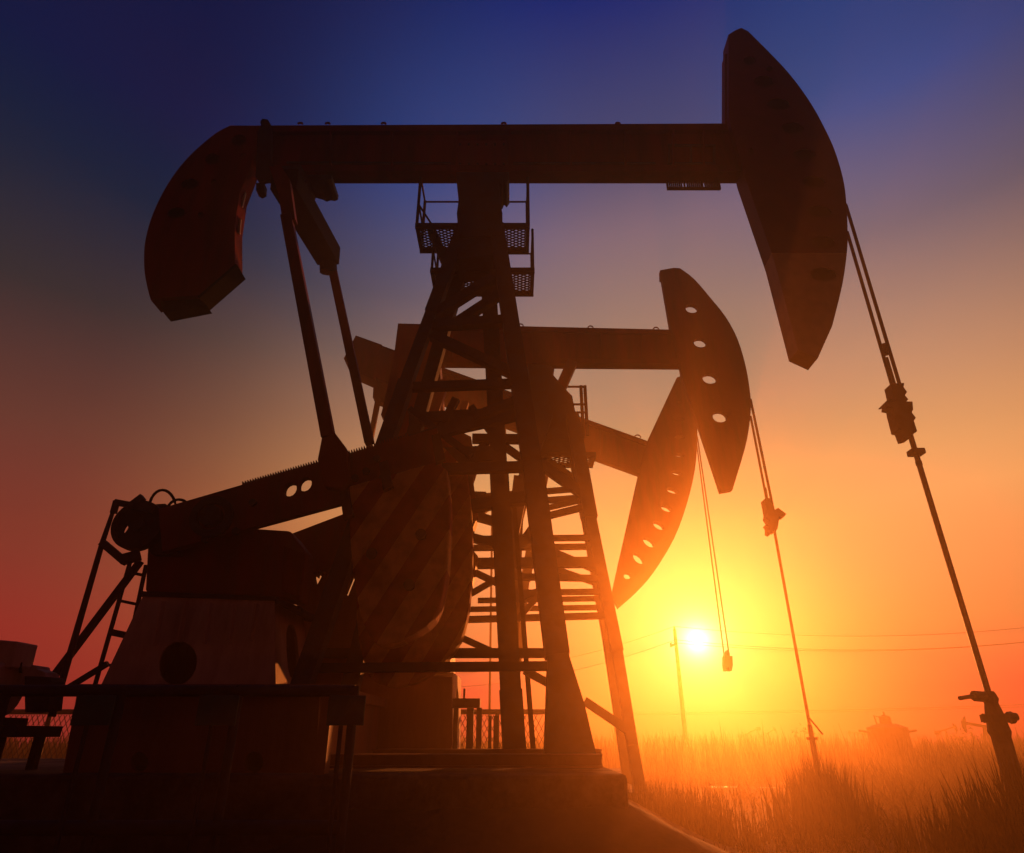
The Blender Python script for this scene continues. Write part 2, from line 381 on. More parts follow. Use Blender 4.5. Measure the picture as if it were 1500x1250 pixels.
# ------------------------------------------------------------------ reeds and scrub (nobody could count them)
def reeds():
    mb = MB(); bm = mb.bm; rnd = random.Random(3)
    def blade(x, y, h, w, lean):
        a = rnd.uniform(0, 6.28); dx, dy = math.cos(a) * w, math.sin(a) * w
        lx, ly = rnd.uniform(-lean, lean), rnd.uniform(-lean, lean)
        v = [bm.verts.new((x - dx, y - dy, 0)), bm.verts.new((x + dx, y + dy, 0)), bm.verts.new((x + dx * .6 + lx * .4, y + dy * .6 + ly * .4, h * .6)), bm.verts.new((x - dx * .6 + lx * .4, y - dy * .6 + ly * .4, h * .6)), bm.verts.new((x + lx, y + ly, h))]
        mb.face(v[:4]); mb.face([v[3], v[2], v[4]])
    n = 0
    while n < 13000:
        y = 20 + 13.8 * rnd.random()
        x = rnd.uniform(-1.0, 1.0) * y + rnd.uniform(-3, 3)
        if abs(x) > 40: continue
        if y < 24 and rnd.random() < .7: continue
        cl = 0.75 + .5 * math.sin(x * .35 + 1.3 * math.sin(y * .21)) * math.sin(y * .3)
        h = max(0.3, (0.95 + .22 * cl) * rnd.uniform(.65, 1.12) * (1 + .001 * y))
        if rnd.random() < .03: h *= 1.25
        blade(x, y, h, 0.01 + 0.0008 * y * rnd.uniform(.6, 1.3), 0.25); n += 1
    n = 0
    while n < 9000:
        y = rnd.uniform(6.0, 24.0); k = rnd.uniform(.16, .95); x = k * y
        if y < 9 and (k < .60 or rnd.random() < .5): continue
        if abs(y - 18) < 1.3 and .2 < k < .42: continue
        if k < .37 and y < 19 and rnd.random() < .55 + .3 * math.sin(x * 1.7 + y): continue
        cl = .5 + .5 * math.sin(x * 2.1 + 1.7 * math.sin(y * 1.3)) * math.sin(y * 1.7 + x)
        h = .16 + .75 * cl * min(1, (y - 4) / 14) + (.25 * cl if k > .5 else 0)
        if k < .37: h *= .55
        if y < 15: h *= .5 + .04 * max(0, y - 6)
        blade(x, y, h * rnd.uniform(.5, 1.1), .008 + .0006 * y, .3); n += 1
    for k in range(3600):     # rank weeds round the near wellhead
        y = rnd.uniform(5.6, 6.75); x = rnd.gauss(4.75, .9)
        if x < 2.9 or x > 7: continue
        blade(x, y, rnd.uniform(.55, 1.12) * max(.25, 1 - .42 * max(0, 4.4 - x)), .015, .16)
    for k in range(500):      # weeds hiding the foot of the middle well
        y = rnd.uniform(9.7, 11.0); x = rnd.gauss(.414 * y, .32)
        blade(x, y, rnd.uniform(.65, 1.12) * max(.4, 1 - .5 * abs(x - .414 * y)), .014, .15)
    for k in range(1300):     # tall weeds before the feet of the middle tower
        y = rnd.uniform(8.95, 9.9); x = rnd.gauss(1.95, .4)
        if x < 1.0: continue
        blade(x, y, rnd.uniform(.25, .75), .009, .14)
    for k in range(1500):     # tufts along the foot of the earth bank
        y = rnd.uniform(4.4, 10.0); x = 1.2 + rnd.uniform(.5, 2.3) + .12 * (y - 7)
        if math.sin(x * 5 + y * 3.1) + math.sin(y * 4.3 - x * 2) < -.3: continue
        blade(x, y, rnd.uniform(.12, .34), .009, .12)
    m = mat('dry_reeds', (0.06, 0.05, 0.022), 0.95, col2=(0.03, 0.03, 0.014), scale=0.5, bump=0, spec=0.0)
    tag(mb.build('reeds', m), kind='stuff')
    mb = MB(); bm = mb.bm
    for k in range(900):      # low tufts over the near field
        y = rnd.uniform(9.3, 24); x = rnd.uniform(-.2, .85) * y
        if x < 1.6 and y < 19: continue
        if rnd.random() > .35 + .5 * math.sin(x * 1.1 + y * .7) * math.sin(y * .9 - x * .4): continue
        hh = rnd.uniform(.08, .32)
        for j in range(9): blade(x + rnd.gauss(0, .1), y + rnd.gauss(0, .1), hh * rnd.uniform(.5, 1.1), .008, .12)
    tag(mb.build('grass', mat('dry_grass', (0.06, 0.05, 0.022), 0.95, col2=(0.03, 0.03, 0.014), scale=1.5, bump=0, spec=0.0)), kind='stuff')
reeds()

def bush(px, py, Y, w, h, label):
    c = P(px, py, Y); rnd = random.Random(int(px))
    e = thing('bush', (c.x, Y, 0), label, 'bush', 'bushes on the field edge')
    mb = MB()
    for k in range(520):
        a = rnd.uniform(0, 6.28); r = rnd.random() ** .5
        x = c.x + math.cos(a) * r * w; y = Y + math.sin(a) * r * w * .6
        z = h * (1 - r * r * .8) * rnd.uniform(.25, 1.05)
        s = rnd.uniform(.05, .12) 
        q = [Vector((rnd.gauss(0, 1), rnd.gauss(0, 1), rnd.gauss(0, 1))).normalized() * s for _ in range(3)]
        mb.face([mb.bm.verts.new(Vector((x, y, z)) + v) for v in q])
    mb.build('foliage', mat('bush_leaves', (0.06, 0.07, 0.025), 0.9, bump=0), e)
    st = MB()
    for k in range(7):
        a = rnd.uniform(0, 6.28); st.tube([(c.x, Y, 0), (c.x + math.cos(a) * w * .3, Y + math.sin(a) * w * .2, h * .5), (c.x + math.cos(a) * w * .6, Y + math.sin(a) * w * .4, h * .85)], [.04, .025, .01], 5)
    st.build('stem', WOOD, e)
bush(1178, 1072, 27, 1.0, 1.45, 'low dark bush at the foot of the middle polished rod')
bush(1418, 1070, 30, 1.4, 1.4, 'broad dark bush between the storage tank and the near wellhead')

# ------------------------------------------------------------------ front pumpjack
pumpjack_group = 'pumpjacks standing in a row'
b1 = P(640, 1130, 6.6)
PJ1 = thing('pumpjack', (b1.x, 7.0, P(640, 1133, 5.5).z), 'largest dark red pumpjack in front with a level beam and a closed horse head', 'pumpjack', pumpjack_group)

def horse_head(parent, px, Y0, Y1, holes, m, through, name='horse_head'):
    mb = MB()
    if through: mb.prism(px, Y0, Y1, holes)
    else:
        t = 0.02
        mb.prism(px, Y0, Y0 + t, holes)
        loops = [P(x, y, Y0) for x, y in px]
        a = [mb.bm.verts.new(p + Vector((0, t + .001, 0))) for p in loops]; b = [mb.bm.verts.new(p + Vector((0, Y1 - Y0, 0))) for p in loops]
        n = len(a)
        for i in range(n): mb.face([a[i], a[(i + 1) % n], b[(i + 1) % n], b[i]])
        for tr in tessellate_polygon([[Vector((p.x, p.z, 0)) for p in loops]]): mb.face([b[i] for i in tr])
    return mb.build(name, m, parent)

# front head
h1 = [(1067, 51), (1078, 44), (1086, 41), (1096, 46), (1133, 83), (1156, 108), (1176, 134), (1193, 160), (1206, 184), (1219, 211), (1228, 236), (1235, 262), (1239, 288), (1241.5, 331), (1241, 366), (1234, 417), (1219, 478), (1198, 525), (1169, 512), (1133, 378), (1090, 255), (1067, 170)]
h1 = smooth_px(h1, 3, 16, 3)
sp1 = [(1098, 89, 9, 7), (1119, 120, 15, 9), (1140, 153, 17, 9), (1161, 188, 17, 9), (1178, 227, 17, 9), (1192, 267, 17, 9), (1200, 310, 18, 9), (1206, 355, 18, 9.5), (1206, 402, 20, 10)]
holes1 = [ell(x, y, rx, ry, 0.05, 12) for x, y, rx, ry in sp1] + [ell(1127, 101, 5, 4), ell(1100, 223, 4, 6)]
zsplit = P(1185, 371, 6.85).z - BASE[PJ1.name].z
HM1 = two_tone('head_red_with_yellow_nose', (0.26, 0.018, 0.012), (0.95, 0.62, 0.22), zsplit)
hd = horse_head(PJ1, h1, 6.85, 7.14, holes1, HM1, False)
# flange plates on the rear of the head and rope guard at its top
mb = MB(); mb.prism([(1062, 79), (1067, 79), (1067, 182), (1062, 182)], 6.95, 7.12); mb.build('stiffener', REDD, hd)
# walking beam: wide flange girder
def girder(parent, tl, tr, br, bl, Y0, Y1, ribs, m, fl=9, rec=0.07):
    mb = MB()
    def lerp(a, b, t): return (a[0] + (b[0] - a[0]) * t, a[1] + (b[1] - a[1]) * t)
    hh = bl[1] - tl[1]; k = fl / hh
    mb.prism([tl, tr, lerp(tr, br, k), lerp(tl, bl, k)], Y0, Y1)
    mb.prism([lerp(bl, tl, k), lerp(br, tr, k), br, bl], Y0, Y1)
    kk = k + 0.002
    mb.prism([lerp(tl, bl, kk), lerp(tr, br, kk), lerp(br, tr, kk), lerp(bl, tl, kk)], Y0 + rec, Y1 - rec)
    for x in ribs:
        t = (x - tl[0]) / (tr[0] - tl[0]); tb = (x - bl[0]) / (br[0] - bl[0])
        a, b = lerp(tl, tr, t), lerp(bl, br, tb)
        a2, b2 = lerp(a, b, kk), lerp(b, a, kk)
        mb.prism([a2, (a2[0] + 3, a2[1]), (b2[0] + 3, b2[1]), b2], Y0 + .004, Y0 + rec - .002)
    return mb.build('walking_beam', m, parent)
beam1 = girder(PJ1, (376, 184), (1064, 181), (1086, 251), (376, 251), 6.88, 7.11, (482, 572, 668, 745, 835, 915, 985, 1030), RED)
mb = MB()
for x in (440, 480, 562, 738, 905):
    c = P(x, 181, 6.98); MB().tube([c + Vector((.03 * math.cos(t), 0, .022 * math.sin(t) - .01)) for t in [math.pi * k / 6 for k in range(7)]], .018, 6).build('lifting_ring', REDD, beam1)
MB().prism([(668, 206), (744, 206), (744, 247), (668, 247)], 6.925, 6.948).build('splice_plate', REDD, beam1)
for k in range(12): MB().disc(P(674 + 12.8 * (k % 6), 212 if k < 6 else 241, 6.92), .018, 6.905, 6.9245, 8).build('bolt', STEEL, beam1)
mb = MB()
for a in (((978, 213), (1048, 214)), ((978, 240), (1048, 240)), ((980, 213), (980, 240)), ((1012, 213), (1012, 240)), ((1046, 213), (1046, 240))): pbar(mb, *a[0], 6.93, *a[1], 6.93, 3)
mb.build('bracket_frame', STEEL, beam1)
one_bar('conduit', STEEL, beam1, 420, 239, 6.93, 660, 240, 6.93, 3.2); one_bar('conduit', STEEL, beam1, 752, 240, 6.93, 960, 240, 6.93, 3.2)
# comb-like bracket under the beam near the head
mb = MB()
z = P(1000, 268, 7.11).z
xa, xb = P(976, 270, 7.08).x, P(1054, 270, 7.08).x
mb.box(xa, xb, 7.05, 7.09, z - .17, z - .14)
for k in range(27):
    x = xa + (xb - xa) * (k + .5) / 27
    if k in (8, 9, 18): continue
    mb.box(x - .008, x + .008, 7.055, 7.085, z - .1395, z - .012)
for x in (xa + .008, xb - .008, (xa * 2 + xb) / 3, (xa + 2 * xb) / 3): mb.box(x - .009, x + .009, 7.052, 7.088, z - .1397, z - .0005)
mb.build('rope_hanger', STEEL, PJ1)
# tail arm with its counterbalance box
t1 = [(376, 184.2), (337.5, 184), (318, 194), (293, 214), (272, 234.5), (252, 260), (234, 291), (221, 321.6), (213, 352), (211, 375), (212, 401), (217, 426), (221, 440), (234, 436.5), (290, 433), (344, 387), (344, 329), (351, 283), (357, 268), (368, 240), (376, 222)]
t1 = smooth_px(t1, 1, 12, 3)
tsp = [(350, 206, 11, 9), (311, 233, 11, 8.5), (278, 270, 13, 8), (258, 312, 14, 8), (313, 267, 4, 4), (294, 315, 4.5, 5), (356, 228, 4, 3.5)]
ta = horse_head(PJ1, t1, 6.86, 7.13, [ell(x, y, rx, ry, -.1, 12) for x, y, rx, ry in tsp], mat('tail_red_paint', (0.26, 0.018, 0.012), 0.85, col2=(0.14, 0.015, 0.01), scale=3, streak=True, spec=0.15), False, 'tail_counterweight')
MB().prism([(234, 438), (290, 434.5), (302, 447), (240, 459)], 6.93, 7.12).build('weight_or_shade_plate', BLACK, ta)  # weight plate, coloured black to stand in for shade under the tail
MB().prism([(345, 386.5), (289.5, 434), (292, 437), (348, 389)], 6.85, 7.14).build('weight_or_shade_plate', BLACK, ta)  # plate added over the sunlit facet; its black stands in for shade
mb = MB()
for a, b in (((354, 279), (349, 300)), ((347, 318), (345, 340))): MB().prism([(a[0], a[1]), (a[0] + 6, a[1] + 3), (b[0] + 6, b[1] + 3), b], 6.96, 6.99).build('stiffener', CREAM, ta)
# clamp and tail bearing block
mb = MB()
mb.prism([(379, 186), (398, 186), (398, 262), (380, 268), (374, 258)], 6.8, 6.855)
mb.prism([(383, 186), (400, 190), (396, 181), (392, 175), (384, 174), (381, 179)], 6.87, 7.0)
mb.prism([(375, 268), (387, 268), (386, 279), (380, 282), (375, 279)], 6.86, 6.98)
mb.prism([(440, 256), (486, 256), (485, 262), (480, 264), (474, 263), (468, 265), (462, 262)], 6.8, 7.2)
mb.prism([(395, 246), (440, 240), (452, 262), (445, 275), (405, 275)], 6.78, 7.15)
mb.build('tail_bearing', STEEL, PJ1)
# equalizer between the pitman arms
ea, eb = P(404, 254, 6.0), P(492, 392, 7.95)
mb = MB()
qa, qb = P(416, 262, 6.12), P(482, 376, 7.9)
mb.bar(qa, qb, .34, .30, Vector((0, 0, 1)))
mb.build('equalizer', mat('shade_dark_steel', (0.03, 0.026, 0.024), 0.85, scale=5, spec=0.08), PJ1, .015)  # near-black colour puts shade onto the facet the sun would light
mb = MB(); mb.tube([qb + Vector((-.02, -.1, .15)), qb + Vector((.02, .02, -.28))], .13, 10); mb.build('wrist_bearing', STEEL, PJ1)
p1 = P(404, 258, 6.0)
mb = MB(); mb.prism([(394, 244), (412, 244), (424, 262), (432, 320), (414, 326), (408, 285)], 5.95, 6.06); mb.build('pitman_head', RED, PJ1)
one_bar('pitman_arm', RED, PJ1, 420, 318, 6.0, 481.5, 642, 5.9, 17, bevel=.01)
one_bar('pitman_arm', RED, PJ1, 485, 385, 7.95, 541.5, 650, 7.95, 12.5, bevel=.01)

# cranks with toothed edges
def crank(Y0, Y1, top0, top1, bot1, bot0, holes, teeth0, teeth1, n, th, m, parent, teeth_bottom=False):
    mb = MB()
    def lerp(a, b, t): return (a[0] + (b[0] - a[0]) * t, a[1] + (b[1] - a[1]) * t)
    e0, e1, sg = (bot0, bot1, -1) if teeth_bottom else (top0, top1, 1)
    edge = [e0]
    for k in range(n):
        t0 = teeth0 + (teeth1 - teeth0) * k / n; dt = (teeth1 - teeth0) / n
        for f, hgt in ((.05, 0), (.4, th), (.6, th), (.95, 0)):
            p = lerp(e0, e1, t0 + dt * f); edge.append((p[0] - sg * hgt * .25, p[1] - sg * hgt))
    edge.append(e1)
    px = edge + ([top1, top0] if teeth_bottom else [bot1, bot0])
    return mb.prism(px, Y0, Y1, holes).build('crank', m, parent)
crank1 = crank(5.98, 6.07, (232, 746), (640, 627), (648, 697), (238, 808),
               [ell(425, 717, 9, 11, .6, 14), ell(447, 709.5, 9, 11, .6, 14)], .30, .9, 66, 4.5, REDD, PJ1)
mb = MB(); c = P(310, 757, 5.95); mb.disc(c, .2, 5.93, 5.978, 28, .13); mb.disc(c, .1, 5.9, 5.978); mb.build('crank_hub', STEEL, crank1)
mb = MB(); mb.prism([(465, 673), (471, 642), (474, 637), (489, 632), (507, 656), (512, 700), (500, 716), (474, 712)], 5.86, 5.976); mb.build('crank_pin_block', RED, crank1, .01)
mb = MB()
for x, y in ((520, 700), (536, 690), (560, 700), (300, 790), (345, 778), (370, 736), (552, 672)): MB().disc(P(x, y, 5.95), .035, 5.94, 5.978, 8).build('bolt', STEEL, crank1)
crank2 = crank(7.75, 7.95, (380, 800), (690, 682), (700, 755), (392, 862), [], .05, .95, 50, 4, REDD, PJ1, True)
# bracket under near crank that closes the sky window
mb = MB(); mb.prism([(505, 748), (512, 690), (640, 640), (664, 660), (664, 720), (516, 776)], 7.6, 7.74); mb.build('crank_web', REDD, crank2)
STR = striped('red_and_yellow_warning_stripes', (0.4, 0.05, 0.03), (0.8, 0.5, 0.12), (0.86, -0.5), 0.36)
def counterweight(px, Y0, Y1, parent, bolts):
    o = MB().prism(px, Y0, Y1).build('counterweight', STR, parent, .02)
    mb = MB()
    for x, y in bolts: MB().disc(P(x, y, Y0), .05, Y0 - .04, Y0 - .002, 10).build('bolt', STEEL, o)
    return o
cw = smooth_px([(512, 712), (556, 700), (640, 676), (655, 690), (659, 740), (657, 800), (652, 850), (636, 905), (596, 934), (556, 945), (536, 922), (524, 880), (516, 830), (512, 780)], 3, 12, 3)
counterweight(cw, 5.82, 6.15, PJ1, [(545, 812), (617, 784), (600, 858)])
cw2 = smooth_px([(526, 780), (560, 690), (650, 655), (684, 690), (690, 740), (692, 800), (690, 850), (684, 905), (664, 955), (610, 1000), (550, 1000), (528, 950), (522, 900), (522, 850)], 3, 12, 3)
counterweight(cw2, 7.3, 7.58, PJ1, [(560, 760)])
MB().prism([(436, 800), (530, 770), (530, 985), (662, 992), (662, 1131), (432, 1131)], 8.0, 8.06, [[(459, 836), (480, 828), (464, 858)], [(517, 846), (520, 848), (510, 873), (507, 871)]]).build('reducer_support', BROWN, PJ1)
# clamps between weight and crank
mb = MB()
for x, y in ((505, 742), (563, 700), (640, 660)): MB().prism([(x - 8, y - 22), (x + 4, y - 26), (x + 12, y + 12), (x - 2, y + 18)], 5.74, 5.815).build('clamp', STEEL, PJ1)

# gear reducer, its pedestal and the skid
mb = MB(); mb.prism([(216, 792), (250, 770), (300, 770), (425, 778), (446, 806), (437, 880), (398, 873), (212, 866)], 6.25, 6.62)
GB = mb.build('gear_reducer', REDD, PJ1, .02)
MB().prism([(416, 800), (446, 812), (438, 874), (412, 866)], 6.2, 6.24).build('inspection_cover', RED, GB)
mb = MB(); mb.prism([(205, 866), (404, 874), (404, 880), (203, 873)], 6.05, 7.3); mb.build('top_flange', STEEL, PJ1)
# flared cream pedestal: frustum with a round opening in front and a slot in its right side
def pedestal(parent, f, Y0, taper, depth, front_hole, slot):
    tl, tr, br, bl = [P(x, y, Y0 + (taper if i < 2 else 0)) for i, (x, y) in enumerate(f)]
    mb = MB(); bm = mb.bm
    # front panel with opening
    def fp(x, y):            # photo point on the sloping front panel
        t = 0.5
        for _ in range(30):
            Yq = Y0 + taper * t; q = P(x, y, Yq); t = (q.z - bl.z) / (tl.z - bl.z)
        return P(x, y, Y0 + taper * t)
    hole = [fp(x, y) for x, y in front_hole]
    mb.prism3([[tl, tr, br, bl], hole], Vector((0, .03, 0)))
    # right side panel with slot
    rb_t = tr + Vector((0.03, depth - taper * 2, 0)); rb_b = br + Vector((0.0, depth, 0))
    side = [tr + Vector((.0, .031, 0)), rb_t, rb_b, br + Vector((0, .031, 0))]
    def sp(u, v): 
        a = side[0].lerp(side[1], u); b = side[3].lerp(side[2], u); return a.lerp(b, v)
    sl_ = [sp(.5 + slot[0] * math.cos(2 * math.pi * k / 14), slot[2] + slot[1] * math.copysign(abs(math.sin(2 * math.pi * k / 14)) ** .6, math.sin(2 * math.pi * k / 14))) for k in range(14)]
    mb.prism3([side, sl_], Vector((-.03, 0, 0)))
    lt = tl + Vector((0, depth - taper * 2, 0)); lb = bl + Vector((0, depth, 0))
    mb.face([bm.verts.new(p) for p in (tl, lt, lb, bl)]); mb.face([bm.verts.new(p) for p in (lt, rb_t, rb_b, lb)])
    return mb.build('reducer_pedestal', CREAM, parent)
ped1 = pedestal(PJ1, [(210, 872), (402, 878), (404, 1006), (147, 1006)], 5.95, .12, 1.05, ell(260, 972, 28, 33, .35, 20), (.2, .34, .55))
mb = MB()
for x0, y0, x1, y1 in ((234, 880, 222, 945), (268, 880, 258, 940), (304, 882, 297, 942), (338, 884, 334, 942), (372, 884, 366, 938)):
    MB().prism([(x0, y0), (x0 + 4, y0), (x1 + 1, y1), (x1, y1)], 5.925, 6.0).build('rib', CREAM, ped1)
mb = MB(); mb.prism([(405, 884), (440, 896), (442, 890), (404, 876)], 6.04, 6.9); mb.build('shelf', STEEL, ped1)
# skid box with small openings
mb = MB()
mb.prism([(112, 1020), (468, 1020), (462, 1133), (92, 1133)], 5.5, 5.56, [ell(204, 1117, 13, 15, .1, 14), ell(372, 1117, 14, 16, .1, 14)])
mb.build('skid_panel', BROWN, PJ1)
mb = MB()
a, b = P(112, 1008, 5.4), P(480, 1020, 5.4); z1 = P(200, 1021, 5.5).z; z0 = P(200, 1133, 5.5).z
mb.box(a.x - .05, b.x + .02, 5.45, 7.9, z1 + .003, z1 + .09)
for x in (a.x, P(300, 1100, 5.6).x, P(466, 1100, 5.6).x): mb.box(x - .04, x + .04, 5.58, 7.8, z0 + .002, z1)
mb.build('skid_frame', BROWN, PJ1)
mb = MB(); x = P(472, 1080, 5.4).x; mb.box(x - .01, x + .07, 5.3, 5.44, z0, z1); mb.build('skid_post', BROWN, PJ1)
# long skid rails running to the tower
mb = MB()
for Y in (5.75, 7.6):
    mb = MB()
    xa_, xb_ = P(480, 1080, Y).x, P(880, 1100, Y).x
    zz = P(600, 1128, 5.5).z
    mb.box(xa_, xb_, Y - .1, Y + .1, zz + .004, zz + .02); mb.box(xa_, xb_, Y - .1, Y + .1, zz + .085, zz + .1); mb.box(xa_, xb_, Y - .03, Y + .03, zz + .021, zz + .084)
    mb.build('skid_rail', BROWN, PJ1)

# brake wheel, linkage, hoses
c = P(210, 774, 6.15)
mb = MB(); n = 36
def ring(cx, cz, rx, rz, n, ang=0): return [Vector((cx + rx * math.cos(2 * math.pi * k / n) * math.cos(ang) - rz * math.sin(2 * math.pi * k / n) * math.sin(ang), 6.06, cz + rx * math.cos(2 * math.pi * k / n) * math.sin(ang) + rz * math.sin(2 * math.pi * k / n) * math.cos(ang))) for k in range(n)]
mb.prism3([ring(c.x, c.z, .22, .22, n), ring(c.x - .115, c.z - .03, .018, .045, 12, -.25)], Vector((0, .03, 0)))
mb.disc(c, .24, 6.02, 6.12, 36, .205); mb.disc(c, .07, 6.0, 6.055, 16)
BW = mb.build('brake_wheel', STEEL, PJ1, .006)
mb = MB(); mb.prism([(205, 740), (242, 738), (262, 752), (262, 812), (222, 812), (208, 780)], 6.14, 6.24); mb.build('brake_housing', STEEL, PJ1)
mb = MB(); lv = MB(); pbar(lv, 150, 795, 6.0, 184, 824, 6.0, 10); pbar(lv, 180, 820, 6.0, 206, 813, 6.05, 13); lv.build('brake_lever', STEEL, PJ1)
pbar(mb, 169, 736, 6.0, 196, 741, 6.0, 8); pbar(mb, 194, 740, 6.0, 210, 728, 6.0, 9); pbar(mb, 196, 741, 6.0, 226, 748, 6.05, 11)
pbar(mb, 171, 734, 6.0, 166, 752, 6.0, 7);
mb.build('brake_lever', STEEL, PJ1)
mb = MB(); mb.tube([P(166, 748, 6.0), P(150, 795, 6.0), P(76, 1050, 5.95)], [.018, .024, .03], 8); mb.build('brake_rod', STEEL, PJ1)
one_bar('brace', STEEL, PJ1, 206, 822, 6.1, 72, 1000, 6.1, 8.5); one_bar('brace', STEEL, PJ1, 158, 972, 6.2, 96, 1010, 6.2, 7)
mb = MB()
pbar(mb, 193, 815, 6.3, 138, 1008, 6.3, 4.5); pbar(mb, 214, 828, 6.3, 176, 1008, 6.3, 4.5)
for y in (838, 880, 926, 972):
    xl = 193 - (y - 815) * .285; pbar(mb, xl, y, 6.3, xl + 24, y + 5, 6.3, 4 if y != 926 else 9)
mb.build('ladder', STEEL, PJ1)
for cx, cy, rx, ry, nm in ((238, 748, 20, 30, 'hose'), (262, 752, 18, 20, 'hose')):
    MB().tube([P(cx + rx * math.cos(t), cy - ry * math.sin(t), 6.1) for t in [math.pi * (k / 14) for k in range(15)]], .014, 8).build(nm, BLACK, PJ1, smooth=True)

# samson post
def leg(parent, pts, m, name='leg', kind='ch'):
    mb = MB()
    for (x1, y1, Y1, w1), (x2, y2, Y2, w2) in zip(pts, pts[1:]):
        p, q = P(x1, y1, Y1), P(x2, y2, Y2); w = (w1 * mpp(p) + w2 * mpp(q)) / 2
        (mb.channel if kind == 'ch' else mb.bar)(p, q, w)
    return mb.build(name, m, parent)
TS = mat('tower_steel', (0.05, 0.07, 0.095), 0.7, col2=(0.06, 0.055, 0.05), scale=4, spec=0.25)
TW = MB().prism([(674, 345), (738, 335), (742, 372), (668, 380)], 6.75, 7.25).build('samson_post', TS, PJ1)
leg(PJ1, [(676, 340, 6.85, 20), (832, 0, 0, 0)][:1] + [(632, 461, 6.7, 15), (595, 562, 6.55, 19), (440, 1012, 6.05, 30)], TS, 'tower_leg')
leg(PJ1, [(727, 335, 6.85, 22), (752, 500, 6.65, 24), (782, 700, 6.45, 30), (816, 962, 6.2, 36)], TS, 'tower_leg')
leg(PJ1, [(690, 350, 7.2, 20), (654, 470, 7.35, 17), (606, 640, 7.45, 20), (512, 1012, 7.7, 26)], TS, 'tower_leg')
leg(PJ1, [(712, 350, 7.2, 20), (731, 690, 7.5, 26), (748, 1010, 7.7, 32), (755, 1124, 7.75, 36)], TS, 'tower_leg')
mb = MB(); mb.prism([(803, 955), (832, 955), (856, 1030), (879, 1128), (797, 1132)], 6.1, 6.35); mb.build('tower_foot', TS, PJ1)
def braces(parent, lst, m, Y, kind='bar', name='brace'):
    for x1, y1, x2, y2, w in lst: one_bar(name, m, parent, x1, y1, Y(x1, y1) if callable(Y) else Y, x2, y2, Y(x2, y2) if callable(Y) else Y, w, kind=kind)
Yn = lambda x, y: 6.78 - (y - 380) / 600 * .55
Yf = lambda x, y: 7.25 + (y - 380) / 600 * .45
braces(PJ1, [(736, 399, 630, 466, 14), (738, 428, 664, 477, 13), (622, 478, 745, 470, 14), (633, 492, 752, 548, 14), (594, 568, 762, 562, 12), (764, 585, 600, 648, 13), (565, 652, 776, 606, 12), (545, 690, 783, 684, 14)], TS, Yn)
braces(PJ1, [(668, 385, 730, 381, 10), (660, 401, 735, 395, 8), (470, 957, 812, 957, 13), (640, 918, 745, 966, 9), (768, 982, 812, 1006, 11)], TS, Yf)
braces(PJ1, [(455, 979, 815, 976, 13), (600, 600, 690, 668, 9)], TS, Yn)
braces(PJ1, [(600, 616, 780, 606, 17), (692, 643, 780, 644, 12), (640, 672, 724, 668, 24), (690, 742, 795, 726, 17), (640, 640, 668, 585, 11)], TS, Yf)
one_bar('cable_tray', STEEL, PJ1, 753, 740, 7.98, 783, 1122, 7.98, 7)
braces(PJ1, [(690, 596, 740, 660, 9), (740, 655, 790, 690, 10), (664, 700, 720, 640, 9)], TS, Yf)
# bearing and saddle on top of the post
mb = MB()
mb.prism([(668, 252), (746, 252), (746, 262), (742, 268), (738, 264), (735, 271), (731, 267), (733, 295), (736, 312), (734, 345), (672, 348), (669, 312), (672, 290), (669, 268)], 6.72, 7.2)
mb.build('centre_bearing', TS, PJ1, .012)
# platforms with railings
pl1, (x0, x1, y0, y1, z) = platform(PJ1, (608, 336), (776, 327), 7.0, .5, STEEL)
mb = MB()
def rail_post(mb, x, y, z0, h, r=.017): mb.tube([(x, y, z0), (x, y, z0 + h)], r, 6)
for x, y in ((x0 + .02, y0), (x1 - .02, y0), (x0 + .02, y1), (x1 - .02, y1)): rail_post(mb, x, y, z, .95, .022)
for h in (.42, .93):
    mb.tube([(x0 + .02, y1, z + h), (x1 - .02, y1, z + h)], .014, 6)
    mb.tube([(x0 + .02, y0, z + h), (x0 + .02, y1, z + h)], .014, 6); mb.tube([(x1 - .02, y0, z + h), (x1 - .02, y1, z + h)], .014, 6)
mb.tube([(x0 + .02, y0, z + .4), (x0 + .26, y0 + .05, z + .0)], .014, 6)
mb.build('railing', STEEL, pl1)
one_bar('platform_bracket', STEEL, PJ1, 632, 338, 7.2, 656, 392, 7.1, 12)
pl2, (u0, u1, w0, w1, zz) = platform(PJ1, (630, 402), (783, 392), 7.05, .5, STEEL)
mb = MB()
for x, y in ((u0 + .02, w0), (u1 - .02, w0), (u0 + .02, w1), (u1 - .02, w1)): rail_post(mb, x, y, zz, .72, .018)
for h in (.36, .71):
    mb.tube([(u0 + .02, w1, zz + h), (u1 - .02, w1, zz + h)], .012, 6)
    mb.tube([(u0 + .02, w0, zz + h), (u0 + .02, w1, zz + h)], .012, 6); mb.tube([(u1 - .02, w0, zz + h), (u1 - .02, w1, zz + h)], .012, 6)
mb.build('railing', STEEL, pl2)
MB().bar(P(753, 421, 7.5), P(754.5, 433, 7.5), .02).build('chain_end', STEEL, pl2)

